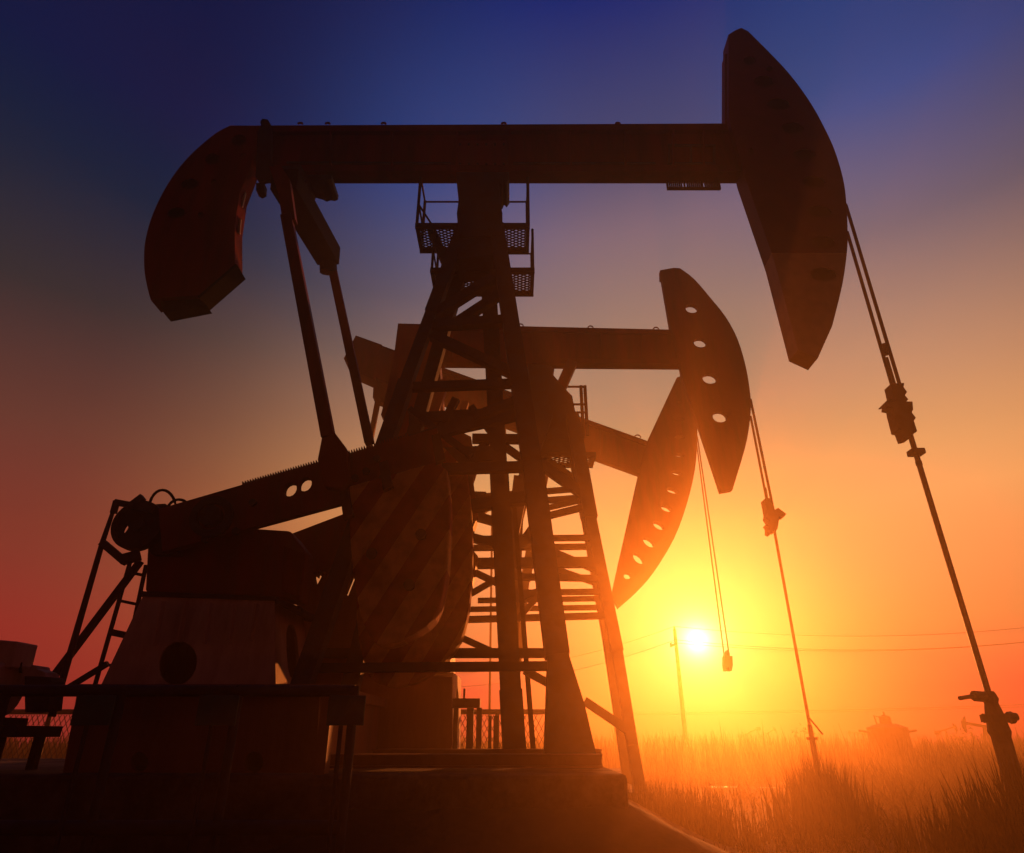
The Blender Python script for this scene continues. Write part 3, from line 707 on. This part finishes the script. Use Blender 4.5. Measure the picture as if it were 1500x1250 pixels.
# bridle, carrier bar and polished rod
def wire(parent, pts, r, name='bridle_wire', m=WIRE): return MB().tube([P(*p) for p in pts], r, 7).build(name, m, parent, smooth=True)
wire(PJ1, [(1239, 300, 6.93), (1318, 564, 6.93)], .022); wire(PJ1, [(1241, 340, 7.06), (1306.5, 564, 7.06)], .022)
wire(PJ1, [(1299, 524, 6.99), (1311, 564, 6.99)], .017, 'tension_rod'); wire(PJ1, [(1294.5, 504, 6.99), (1299, 520, 6.99)], .026, 'rod_cap')
mb = MB()
mb.prism([(1305, 562), (1325, 561), (1324, 567), (1329, 574), (1326, 579), (1331, 585), (1328, 588), (1337, 588), (1338, 600), (1336, 604), (1342, 612), (1339, 616), (1344, 632), (1334, 634), (1335, 641), (1326, 643), (1321, 630), (1316, 629), (1309, 603), (1308, 597), (1301, 596), (1301, 589), (1311, 587)], 6.92, 7.08)
CB = mb.build('carrier_bar', STEEL, PJ1, .006)
mb = MB(); mb.prism([(1309, 583), (1299, 587), (1288, 598), (1291, 598.5), (1303, 591)], 6.97, 7.0); mb.build('latch', STEEL, CB)
mb = MB(); pr = [P(1333, 636, 7.0)]; pb = P(1448.5, 1018, 7.0); mb.tube([pr[0], pb], .03, 10); mb.build('polished_rod', WIRE, PJ1, smooth=True)
mb = MB(); c = P(1342, 663, 7.0); mb.box(c.x - .075, c.x + .075, 6.93, 7.07, c.z - .035, c.z + .035); mb.build('rod_clamp', STEEL, PJ1, .012)
mb = MB(); c = P(1346, 679, 7.0); mb.tube([c - Vector((0, 0, .025)), c + Vector((0, 0, .025))], .035, 8); mb.build('rod_collar', STEEL, PJ1)

# wellhead below it
wx, wy = pb.x, 7.0
WH = thing('wellhead', (wx, wy, 0), 'dark wellhead with a side valve handle under the nearest polished rod', 'wellhead', 'wellheads')
def zpx(y, Y=7.0): return P(1455, y, Y).z
mb = MB()
prof = [(.0, .085), (zpx(1080), .085), (zpx(1072), .1), (zpx(1056), .085), (zpx(1050), .085), (zpx(1030), .06), (zpx(1024), .075), (zpx(1016), .06), (zpx(1013), .05)]
mb.tube([(wx, wy, z) for z, r in prof], [r for z, r in prof], 14); mb.build('stuffing_box', STEEL, WH)
mb = MB(); mb.tube([(wx, wy, zpx(1058)), (wx, wy, zpx(1047))], .13, 16); mb.tube([(wx, wy, zpx(1052)), (wx + .2, wy - .02, zpx(1050))], .035, 8); mb.tube([(wx + .12, wy - .015, zpx(1052)), (wx + .16, wy - .02, zpx(1051))], .055, 8); mb.build('flange', STEEL, WH)
mb = MB(); mb.tube([(wx - .04, wy, zpx(1021)), (wx - .17, wy - .03, zpx(1020))], .05, 10); mb.tube([(wx - .17, wy - .03, zpx(1020)), (wx - .34, wy - .06, zpx(1023.5))], .019, 8); mb.build('valve_handle', STEEL, WH)
for k in range(6): MB().tube([(wx + .11 * math.cos(k * 1.047), wy + .11 * math.sin(k * 1.047), zpx(1059)), (wx + .11 * math.cos(k * 1.047), wy + .11 * math.sin(k * 1.047), zpx(1045.5))], .012, 6).build('bolt', STEEL, WH)
mb = MB(); mb.tube([(wx, wy, 0), (wx, wy, .3)], .12, 14); mb.tube([(wx, wy, .18), (wx + 1.3, wy + .1, .18), (wx + 1.5, wy + .1, .02)], .06, 8); mb.build('casing', STEEL, WH)

# ------------------------------------------------------------------ middle pumpjack
Y2 = 11.4
b2 = P(700, 1100, Y2)
PJ2 = thing('pumpjack', (b2.x, Y2, 0), 'middle pumpjack with four lens-shaped holes in its horse head', 'pumpjack', pumpjack_group)
h2 = [(967, 396), (987, 392.5), (996, 393), (1017, 409), (1042, 438), (1063.5, 465), (1080.5, 497), (1092, 535), (1098, 569), (1100, 595), (1097.5, 624), (1091, 658), (1073, 718), (1056, 721), (1020, 612.6), (999, 551.5), (996.5, 537.5), (982, 482), (969.5, 409), (967.5, 408)]
h2 = smooth_px(h2, 2, 12, 3)
holes2 = [ell(1013.5, 452, 9.5, 6.6, .12, 14), ell(1026, 502, 10, 7, .12, 14), ell(1040, 554.7, 11, 7.6, .12, 14), ell(1054.7, 610.7, 11, 8.2, .15, 14)]
horse_head(PJ2, h2, Y2 - .14, Y2 - .02, holes2, RED, True)
beam2 = girder(PJ2, (583, 474), (982, 483), (999, 533), (576, 530), Y2 - .12, Y2 + .12, (660, 780, 880, 940), RED, 7, .06)
mb = MB()
for x, y in ((762.5, 477.5), (865, 480.5), (961, 482.5)):
    c = P(x, y, Y2 - .03); MB().tube([c + Vector((.055 * math.cos(t), 0, .06 * math.sin(t) - .012)) for t in [math.pi * (k / 8) for k in range(9)]], .013, 6).build('lifting_ring', REDD, beam2)
mb = MB(); mb.prism([(584, 476), (640, 480), (652, 645), (592, 645), (569, 621), (558, 608), (566, 575), (578, 515)], Y2 - .3, Y2 + .3); mb.build('tail_counterweight', REDD, PJ2)
mb = MB(); mb.prism([(783, 534), (806, 535), (812, 541), (809, 548), (830, 572), (838, 580), (846, 620), (850, 642), (782, 646), (777, 560), (773, 532)], Y2 - .35, Y2 + .35); mb.build('samson_post', TS, PJ2)
one_bar('strut', REDD, PJ2, 838, 532, Y2 - .1, 812, 590, Y2 - .2, 15)
one_bar('strut', REDD, PJ2, 756, 580, Y2, 786, 548, Y2, 13); one_bar('strut', REDD, PJ2, 756, 594, Y2, 786, 572, Y2, 9)
def Y2n(x, y): return Y2 - .35 - (y - 560) / 520 * .7
def Y2f(x, y): return Y2 + .35 + (y - 560) / 520 * .7
leg(PJ2, [(838, 610, Y2 - .45, 20), (865, 760, Y2 - .6, 17.5), (904, 955, Y2 - .85, 15), (926, 1092, Y2 - 1.0, 15.5), (939, 1165, Y2 - 1.05, 16)], TS, 'tower_leg')
leg(PJ2, [(800, 610, Y2 - .45, 20), (770, 690, Y2 - .5, 18), (750, 790, Y2 - .7, 16), (744, 900, Y2 - .8, 14), (750, 1165, Y2 - 1.05, 15)], TS, 'tower_leg')
leg(PJ2, [(835, 640, Y2 + .4, 14), (873, 1085, Y2 + 1.0, 11)][:1] + [(858, 760, Y2 + .55, 13), (893, 955, Y2 + .8, 13), (920, 1150, Y2 + 1.1, 13)], TS, 'tower_leg')
leg(PJ2, [(790, 640, Y2 + .4, 14), (760, 760, Y2 + .6, 13), (745, 1150, Y2 + 1.1, 14)], TS, 'tower_leg')
braces(PJ2, [(690, 729, 862, 715, 7.5), (690, 790, 870, 788, 8), (668, 826, 880, 824, 14), (735, 869, 884, 867, 8), (680, 908, 892, 902, 9), (795, 758, 868, 740, 9), (790, 800, 880, 838, 9), (856, 1027, 920, 1070, 12), (780, 672, 860, 728, 14), (770, 790, 800, 748, 13), (680, 752, 745, 770, 12), (680, 785, 760, 806, 12), (735, 810, 800, 780, 12), (750, 845, 890, 848, 9), (730, 888, 812, 858, 9), (648, 728, 712, 730, 15), (690, 836, 760, 870, 9), (690, 870, 745, 838, 8), (760, 700, 748, 800, 15), (760, 906, 800, 860, 8), (690, 765, 725, 735, 8)], TS, Y2n)
braces(PJ2, [(690, 742, 858, 729, 8), (690, 803, 866, 801, 8), (700, 880, 880, 877, 7), (680, 893, 884, 890, 7), (790, 826, 884, 858, 8), (795, 746, 860, 731, 7), (790, 665, 858, 712, 7)], TS, Y2f)
pl3, (c0, c1, d0, d1, z3) = platform(PJ2, (786, 668), (873, 665), Y2 + .2, .55, STEEL, .17, .06)
pl4, (e0, e1, f0, f1, z4) = platform(PJ2, (784, 640), (856, 636), Y2 + .2, .75, STEEL, .17, .06)
mb = MB()
for x, y in ((e1 - .02, f0), (e1 + .06, f0)): mb.bar(Vector((x, y, z4)), Vector((x, y, z4 + 1.1)), .06)
for h in (.5, .68, 1.08): mb.tube([(e0, f0, z4 + h), (e1 + .07, f0, z4 + h)], .022, 6)
mb.build('railing', STEEL, pl4)
# reducer, crank and weights of the middle pumpjack
mb = MB(); mb.prism([(520, 720), (640, 690), (660, 760), (655, 985), (520, 985)], Y2 - .9, Y2 + .6); mb.build('gear_reducer', REDD, PJ2)
mb = MB(); mb.prism([(575, 640), (610, 600), (690, 640), (698, 690), (690, 715), (694, 732), (560, 760)], Y2 - 1.1, Y2 - .95); mb.build('crank', REDD, PJ2)
MB().prism([(600, 690), (688, 700), (696, 740), (698, 760), (684, 795), (700, 815), (690, 862), (680, 905), (662, 950), (600, 965)], Y2 - 1.15, Y2 - .8).build('counterweight', REDD, PJ2)
pedestal(PJ2, [(520, 985), (664, 985), (664, 1120), (500, 1120)], Y2 - .7, .05, 1.4, ell(600, 1050, 15, 18), (.2, .3, .45))
one_bar('pitman_arm', REDD, PJ2, 652, 560, Y2 - .6, 600, 720, Y2 - 1.05, 12); one_bar('pitman_arm', REDD, PJ2, 682, 590, Y2 + .4, 650, 690, Y2 + .4, 10)
mb = MB(); x0_, x1_ = P(500, 1100, Y2).x, P(948, 1165, Y2 - 1).x; mb.box(x0_, x1_, Y2 - 1.2, Y2 + 1.25, -.05, .47); mb.build('foundation', MATS['stained_concrete_pad'], PJ2)
wire(PJ2, [(1099.5, 585, Y2 - .1), (1131, 737, Y2 - .1)], .024); wire(PJ2, [(1099.5, 610, Y2 + .05), (1124, 737, Y2 + .05)], .022)
wire(PJ2, [(1120.5, 715, Y2), (1124, 735, Y2)], .03, 'tension_rod')
mb = MB(); mb.prism([(1120, 731), (1131, 729), (1135, 747), (1140, 744), (1152, 753), (1149, 757), (1141, 756), (1141, 763), (1139, 775), (1136, 779), (1133, 776), (1130, 782), (1126, 780), (1126, 772), (1123, 768), (1127, 764), (1123, 758), (1124, 752)], Y2 - .1, Y2 + .1); mb.build('carrier_bar', STEEL, PJ2)
mb = MB(); q2 = P(1188, 1074, Y2); q1 = P(1134.5, 778, Y2); mb.tube([q1, q2], .026, 8); mb.build('polished_rod', WIRE, PJ2, smooth=True)
WH2 = thing('wellhead', (q2.x, Y2, 0), 'small wellhead half sunk in reeds under the middle polished rod', 'wellhead', 'wellheads')
mb = MB(); mb.tube([(q2.x, Y2, 0), (q2.x, Y2, q2.z - .1), (q2.x, Y2, q2.z - .05), (q2.x, Y2, q2.z + .12)], [.04, .045, .04, .035], 10); mb.build('stuffing_box', STEEL, WH2)
mb = MB(); mb.tube([(q2.x, Y2, q2.z - .1), (q2.x, Y2, q2.z - .06)], .08, 12); mb.build('flange', STEEL, WH2)
mb = MB(); mb.tube([(q2.x, Y2 - .03, q2.z + .22), (q2.x + .17, Y2 - .03, q2.z - .02)], .014, 6); mb.build('valve_handle', STEEL, WH2)

# ------------------------------------------------------------------ rear pumpjack
Y3 = 15.3
b3 = P(760, 1090, Y3)
PJ3 = thing('pumpjack', (b3.x, Y3, 0), 'rear pumpjack with its beam tilted down and eleven holes along its long horse head', 'pumpjack', pumpjack_group)
h3 = [(991.5, 553), (999, 551), (1008, 565), (1016, 588), (1020, 607), (1021.6, 641), (1018, 688), (1006, 739), (987, 790), (957.5, 838.6), (932, 868), (906, 891), (896, 872.5), (935.5, 695.7), (948, 646.5)]
h3 = smooth_px(h3, 1, 11, 3)
hl = [(995.7, 589.7, 3, 1.6, 0), (995.7, 615, 7, 2, 0), (995.7, 640.6, 8, 2.2, .03), (995, 667, 8, 2.6, .1), (991, 693, 8.5, 3, .2), (984.7, 719, 9, 3.6, .3), (976, 745, 9, 4.2, .42), (964.7, 770.3, 9.5, 4.6, .55), (950.3, 795, 10, 5, .65), (935, 818.7, 10, 5.2, .78), (919, 844, 5.6, 4.6, 0)]
horse_head(PJ3, h3, Y3 - .14, Y3 + .05, [ell(*h[:4], h[4], 12, 1.15) for h in hl], RED, True)
girder(PJ3, (522, 493), (948, 646), (937, 694), (524, 545), Y3 - .12, Y3 + .12, (640, 720, 880), RED, 7, .06)
mb = MB(); mb.prism([(503, 525), (521, 491), (560, 505), (560, 509), (580, 516), (572, 563), (550, 553), (549, 556), (523, 545)], Y3 - .3, Y3 + .3); mb.build('tail_counterweight', RED, PJ3, .02)
mb = MB()
c = P(934, 641, Y3); mb.tube([c + Vector((.08 * math.cos(t), 0, .08 * math.sin(t) - .01)) for t in [math.pi * (k / 8) for k in range(9)]], .016, 6); mb.build('lifting_ring', REDD, PJ3)
mb = MB(); mb.prism([(547, 565), (556, 560), (570, 562), (577, 580), (570, 598), (560, 588), (546, 582)], Y3 - .2, Y3 + .2); mb.build('equalizer', REDD, PJ3)
one_bar('pitman_arm', REDD, PJ3, 554, 585, Y3 - .2, 540, 660, Y3 - .3, 7); one_bar('pitman_arm', REDD, PJ3, 572, 590, Y3 + .3, 565, 690, Y3 + .3, 6)
leg(PJ3, [(812, 610, Y3 - .3, 15), (770, 850, Y3 - .5, 12), (742, 1130, Y3 - .8, 12)], TS, 'tower_leg'); leg(PJ3, [(834, 620, Y3 - .3, 15), (880, 880, Y3 - .5, 12), (918, 1130, Y3 - .8, 12)], TS, 'tower_leg')
mb = MB(); mb.prism([(806, 590), (840, 600), (842, 640), (804, 640)], Y3 - .35, Y3 + .35); mb.build('samson_post', TS, PJ3)
MB().prism([(570, 700), (660, 680), (660, 1085), (560, 1085)], Y3 - .6, Y3 + .6).build('gear_reducer', REDD, PJ3)
mb = MB(); mb.box(P(540, 1100, Y3).x, P(925, 1100, Y3).x, Y3 - 1.1, Y3 + 1.1, -.05, .5); mb.build('foundation', MATS['stained_concrete_pad'], PJ3)
wire(PJ3, [(1021.5, 640, Y3 - .08), (1068.5, 962, Y3 - .08)], .016); wire(PJ3, [(1020.5, 650, Y3 + .04), (1061, 962, Y3 + .04)], .016)
mb = MB(); mb.prism([(1061, 962), (1066, 952), (1068, 961), (1073, 961), (1073.5, 975), (1072, 983), (1068, 983), (1067.5, 977), (1066, 977), (1066, 983), (1062, 983), (1061, 974)], Y3 - .08, Y3 + .08); mb.build('carrier_bar', STEEL, PJ3)

# platform of a fourth pumpjack seen through the towers
SPF = thing('service_platform', (P(733, 1080, 20).x, 20.2, 0), 'small grated service platform on thin posts seen through the gap between the towers', 'platform')
plx, (g0, g1, k0, k1, zg) = platform(SPF, (722, 655), (740, 655), 20.0, .5, STEEL, .1, .05)
mb = MB()
for x in (g0, g1):
    for y in (k0, k1): mb.bar(Vector((x, y, 0)), Vector((x, y, zg + (.9 if x == g1 else 0))), .05)
mb.build('post', STEEL, SPF)
mb = MB()
for h in (.4, .88): mb.tube([(g0, k1, zg + h), (g1, k1, zg + h)], .016, 6)
mb.build('railing', STEEL, SPF)

# ------------------------------------------------------------------ concrete foundation in front
zt = P(300, 1134, 5.3).z
mb = MB(); xr = P(885, 1130, 6.6).x
FT = MB().box(-6.4, xr, 5.28, 8.6, -.05, zt - .001)
mb = MB(); rnd = random.Random(11)
gx0, gx1, gy0, gy1, st = -1.9, xr + 3.6, 2.6, 11.0, .16
nx, ny = int((gx1 - gx0) / st), int((gy1 - gy0) / st); gv = []
for j in range(ny + 1):
    row = []
    for i in range(nx + 1):
        x, y = gx0 + i * st, gy0 + j * st
        d = math.hypot(max(0, x - xr, -1.2 - x), max(0, 5.3 - y, y - 8.6))
        w = .25 * math.sin(x * 1.7 + .8 * math.sin(y * 1.1)) + .2 * math.sin(y * 2.3 + x * .9)
        h = (zt - .16) * max(0, 1 - d / (2.5 + w)) ** 1.9 + rnd.uniform(-.018, .018)
        row.append(mb.bm.verts.new((x, y, h - .03 if d < 2.4 + w else -.06)))
    gv.append(row)
for a, b in zip(gv, gv[1:]):
    for i in range(nx): mb.face([a[i], a[i + 1], b[i + 1], b[i]])
tag(mb.build('earth_bank', mat('field_soil', (0.085, 0.058, 0.036)), smooth=True), kind='structure')
FD = FT.build('concrete_foundation', MATS['stained_concrete_pad'], None, .03); tag(FD, 'long concrete foundation block under the front pumpjack', 'foundation')

# ------------------------------------------------------------------ foreground pipe fence and signs
FY = 4.6
PF = thing('pipe_fence', (P(250, 1100, FY).x, FY, 0), 'dark pipe guard rail with round posts in front of the pumpjack foundation', 'fence')
zr = P(250, 1012, FY).z; zl = P(250, 1213, FY).z
xl_, xr_ = P(-90, 1012, FY).x, P(520, 1012, FY).x
MB().tube([(xl_, FY, zr), (xr_, FY, zr)], .036, 12).build('top_rail', STEEL, PF, smooth=True)
MB().tube([(xl_, FY, zl), (xr_, FY, zl)], .042, 12).build('bottom_rail', STEEL, PF, smooth=True)
for px in (8, 178, 349, 519):
    x = P(px, 1020, FY).x; MB().tube([(x, FY, 0), (x, FY, zr + .03)], .03, 12).build('post', STEEL, PF, smooth=True)
for i, (x0s, x1s, lab) in enumerate(((115, 161, 'dark green blank sign board left of the round pedestal opening'), (294, 345, 'dark green blank sign board right of the round pedestal opening'), (483, 533, 'dark green blank sign board at the end of the pipe guard rail'))):
    a, b = P(x0s, 1019, FY - .06), P(x1s, 1063, FY - .06); cx = (a.x + b.x) / 2
    sgn = thing('sign', (cx, FY - .06, 0), lab, 'sign', 'green boards along the guard rail')
    MB().box(a.x, b.x, FY - .075, FY - .06, b.z, a.z).build('sign_board', GREEN, sgn, .004)
    MB().tube([(cx - .03, FY - .045, 0), (cx - .03, FY - .045, a.z - .01)], .014, 8).build('sign_post', STEEL, sgn, smooth=True)

# ------------------------------------------------------------------ electric motor at the left edge
MY = 5.7
mc = P(10, 1010, MY)
MO = thing('electric_motor', (mc.x, MY, zt), 'pale electric motor with a square terminal box at the left edge', 'motor')
mb = MB(); mb.tube([(mc.x - .95, MY, mc.z), (mc.x - .03, MY, mc.z), (mc.x + .0, MY, mc.z)], [.225, .225, .21], 24)
for k in range(28):
    an = 2 * math.pi * k / 28; mb.bar(Vector((mc.x - .9, MY + .23 * math.cos(an), mc.z + .23 * math.sin(an))), Vector((mc.x - .08, MY + .23 * math.cos(an), mc.z + .23 * math.sin(an))), .012, .03)
mb.build('motor_housing', CREAM, MO, smooth=True)
mb = MB(); mb.prism([(31, 975), (44, 977), (46, 974), (53, 975), (54, 980), (66, 985), (68, 992), (70, 1010), (34, 1010)], MY + .02, MY + .2); mb.build('end_bell', CREAM, MO, .01)
mb = MB(); mb.prism([(35, 990), (74, 992), (75, 998), (70, 1040), (36, 1044)], MY - .2, MY - .02); mb.build('belt_guard', STEEL, MO, .008)
mb = MB(); mb.prism([(-40, 934), (27, 940), (17, 978), (-40, 976)], MY - .1, MY + .15); TBX = mb.build('terminal_box', CREAM, MO, .01)
MB().tube([P(22, 968, MY), P(30, 972, MY), P(30, 986, MY)], .014, 6).build('cable', BLACK, TBX)
mb = MB()
zb = mc.z - .27
mb.box(mc.x - .9, mc.x + .36, MY - .28, MY + .28, zb - .08, zb)
for x in (mc.x - .7, mc.x - .1, mc.x + .22):
    for y in (MY - .24, MY + .24): mb.box(x - .03, x + .03, y - .03, y + .03, zt, zb - .081)
for x in (mc.x - .6, mc.x + .05): mb.box(x - .06, x + .06, MY - .2, MY + .2, zb + .001, zb + .06)
mb.build('motor_stand', STEEL, MO)

# ------------------------------------------------------------------ chain-link fence behind
CY = 13.2
CF = thing('chain_link_fence', (P(450, 1080, CY).x, CY, 0), 'chain link fence on steel posts behind the front pumpjack', 'fence')
zt2 = P(740, 1043, CY).z; zb2 = .25
x0f, x1f = P(-40, 1060, CY).x, P(838, 1060, CY).x
MB().tube([(x0f, CY, zt2), (x1f, CY, zt2)], .045, 8).build('top_rail', STEEL, CF)
for k in range(9):
    x = x0f + (x1f - x0f) * k / 8
    MB().tube([(x, CY, 0), (x, CY, zt2 + .02)], .04, 8).build('post', STEEL, CF)
mb = MB(); hh = zt2 - .05 - zb2; s = .1
n = int((x1f - x0f) / s)
for k in range(-int(hh / s) , n + 1):
    for sg in (1, -1):
        xs = x0f + k * s if sg > 0 else x1f - k * s
        lo = zb2; hi = zt2 - .05; xa2 = xs; xb2 = xs + sg * hh * .55
        if sg > 0 and xa2 < x0f or sg < 0 and xa2 > x1f: continue
        if sg > 0 and xb2 > x1f or sg < 0 and xb2 < x0f: continue
        mb.bar(Vector((xa2, CY + .004 * sg, lo)), Vector((xb2, CY + .004 * sg, hi)), .011, .006)
mb.build('wire_mesh', STEEL, CF)
# steel work stand beside the middle pedestal
SY = 9.4
ST = thing('pipe_stand', (P(680, 1060, SY).x, SY, 0), 'low steel stand with a flat top and an upright pin behind the tower', 'stand')
a, b = P(655, 1024, SY), P(703, 1037, SY)
MB().box(a.x, b.x, SY - .15, SY + .2, b.z, a.z).build('stand_top', STEEL, ST)
for px, w in ((668, .03), (689, .045), (702, .035), (718, .02), (727, .035)):
    x = P(px, 1045, SY).x
    (MB().box(x - w, x + w, SY - .03, SY + .03, 0, b.z - .002) if px < 704 else MB().box(x - w, x + w, SY - .03, SY + .03, 0, b.z - .1)).build('stand_leg', STEEL, ST)
x = P(680, 1015, SY).x; MB().tube([(x, SY, a.z + .001), (x, SY, P(680, 1009, SY).z)], .014, 6).build('pin', STEEL, ST)

# ------------------------------------------------------------------ power line
PY = 28
def pole(px_top, y_top, Y, label, px_b=None):
    c = P(px_top, y_top, Y)
    e = thing('power_pole', (c.x, Y, 0), label, 'power pole', 'poles of the power line')
    MB().tube([(c.x, Y, 0), (c.x, Y, c.z)], [.1, .065], 12).build('pole_shaft', CONC, e, smooth=True)
    mb = MB(); mb.box(c.x - .135, c.x - .09, Y - .5, Y + .5, c.z - .66, c.z - .59); mb.build('crossarm', STEEL, e)
    mb = MB()
    for dx, z in ((0, c.z), (-.42, c.z - .588), (.42, c.z - .588)): mb.tube([(c.x - (.11 if dx else 0), Y + dx, z), (c.x - (.11 if dx else 0), Y + dx, z + .11)], [.045, .035], 8)
    mb.build('insulator', CREAM, e)
    return c
pc = pole(988, 922, PY, 'slender power pole standing left of the low sun')
ends = [(P(1625, 902, PY), ), ]
pr_ = pole(1640, 905, PY, 'power pole beyond the right edge of the view')
pl_ = pole(520, 985, PY + 3, 'power pole hidden behind the front gear reducer')
def cable(a, b, sag, label, r=.009):
    pts = []
    for k in range(25):
        t = k / 24; p = a.lerp(b, t); p = p - Vector((0, 0, sag * 4 * t * (1 - t))); pts.append(p)
    o = MB().tube(pts, r, 5).build('power_cable', WIRE, None); tag(o, label, 'cable', 'cables of the power line')
up = Vector((0, 0, .115)); ua = Vector((-.11, -.42, -.47)); ub = Vector((-.11, .42, -.47))
cable(pc + up, pr_ + up, .6, 'topmost power cable right of the sun')
cable(pc + ua, pr_ + ua, .6, 'lower of the two close power cables right of the sun')
cable(pc + ub, pr_ + ub, .55, 'upper of the two close power cables right of the sun')
cable(pc + up, pl_ + up, .8, 'topmost power cable running left from the slender pole')
cable(pc + ua, pl_ + ua, .8, 'lower power cable running left from the slender pole')
zc = 2.55
cable(P(620, 1046, 30), P(1640, 1027, 30), .15, 'lowest power cable strung just above the reeds', .009)
cable(P(620, 1049, 30.3), P(1640, 1031, 30.3), .12, 'second lowest power cable strung just above the reeds', .008)
for px in (620, 1640):
    c = P(px, 1046 if px < 700 else 1027, 30.2)
    o = MB().tube([(c.x, 30.2, 0), (c.x, 30.2, c.z + .3)], [.12, .08], 8).build('cable_post', WOOD, None)
    tag(o, 'low wooden cable post behind the front pumpjack' if px < 700 else 'low wooden cable post past the right edge', 'post', 'posts of the low cable')

# ------------------------------------------------------------------ far oil-field gear
TY = 25
tc_ = P(1300, 1070, TY)
TK = thing('storage_tank', (tc_.x, TY, 0), 'distant oil tank with a chimney and bent pipe on the horizon', 'tank')
zz1 = P(1300, 1066, TY).z
mb = MB(); mb.tube([(tc_.x, TY, 0), (tc_.x, TY, zz1), (tc_.x, TY, zz1 + .12)], [.65, .65, .32], 20); mb.build('tank_shell', STEEL, TK)
mb = MB(); mb.tube([(tc_.x, TY, zz1 + .1), (tc_.x, TY, P(1300, 1050, TY).z), (tc_.x, TY, P(1300, 1047.5, TY).z)], [.19, .18, .08], 14); mb.tube([(tc_.x, TY, P(1300, 1048, TY).z), (tc_.x, TY, P(1300, 1043, TY).z)], .035, 6); mb.build('chimney', STEEL, TK)
mb = MB(); za = P(1300, 1047.5, TY).z; mb.tube([(tc_.x - .1, TY, za - .1), (tc_.x - .36, TY, za - .02), (tc_.x - .29, TY, 1.3)], .03, 6); mb.build('pipe', STEEL, TK)
mb = MB()
for sgn_ in (-1, 1): mb.tube([(tc_.x + sgn_ * .63, TY, zz1 - .15), (tc_.x + sgn_ * 1.0, TY, zz1 - .09)], .04, 6)
mb.build('outlet', STEEL, TK)

def mini(px, py, Y, tilt, s, flip, label):
    """a whole pumpjack far off: tower, tilted beam, head, tail weight"""
    c = P(px, py, Y)
    e = thing('pumpjack', (c.x, Y, 0), label, 'pumpjack', 'distant pumpjacks on the horizon')
    piv = Vector((c.x, Y, c.z)); d = Vector((math.cos(tilt) * flip, 0, math.sin(tilt)))
    n = Vector((-d.z, 0, d.x)) * flip
    w = .11 * s
    MB().bar(piv - d * 1.15 * s, piv + d * 1.2 * s, w * 1.5).build('walking_beam', STEEL, e)
    tip = piv + d * 1.2 * s
    MB().prism3([[tip + n * .42 * s - Vector((0, .05, 0)), tip + d * .22 * s + n * .1 * s - Vector((0, .05, 0)), tip + d * .22 * s - n * .25 * s - Vector((0, .05, 0)), tip - n * .6 * s - Vector((0, .05, 0))]], Vector((0, .1, 0))).build('horse_head', STEEL, e)
    mb = MB()
    for dx in (-.55, .45): mb.bar(piv, Vector((c.x + dx * s, Y, 0)), w)
    mb.build('tower', STEEL, e)
    tl_ = piv - d * 1.1 * s
    MB().box(tl_.x - .16 * s, tl_.x + .16 * s, Y - .15, Y + .15, tl_.z - .3 * s, tl_.z + .05).build('counterweight', STEEL, e)
    MB().bar(tl_, Vector((c.x - flip * .9 * s, Y, .5)), w * .8).build('pitman_arm', STEEL, e)
mini(1098, 1073, 32.5, R(-22), 0.4, -1, 'tiny far pumpjack nearest the sun, its head raised')
mini(1124, 1074, 32.5, R(24), 0.3, 1, 'tiny far pumpjack just right of the one nearest the sun')
mini(1256, 1074, 32.5, R(4), 0.29, -1, 'tiny far pumpjack left of the storage tank with a level beam')
mini(1385, 1069, 30.9, R(14), 0.35, 1, 'tiny far pumpjack right of the storage tank with its beam rising')
mini(1441, 1064, 27.1, R(9), 0.56, -1, 'far pumpjack just left of the near wellhead')
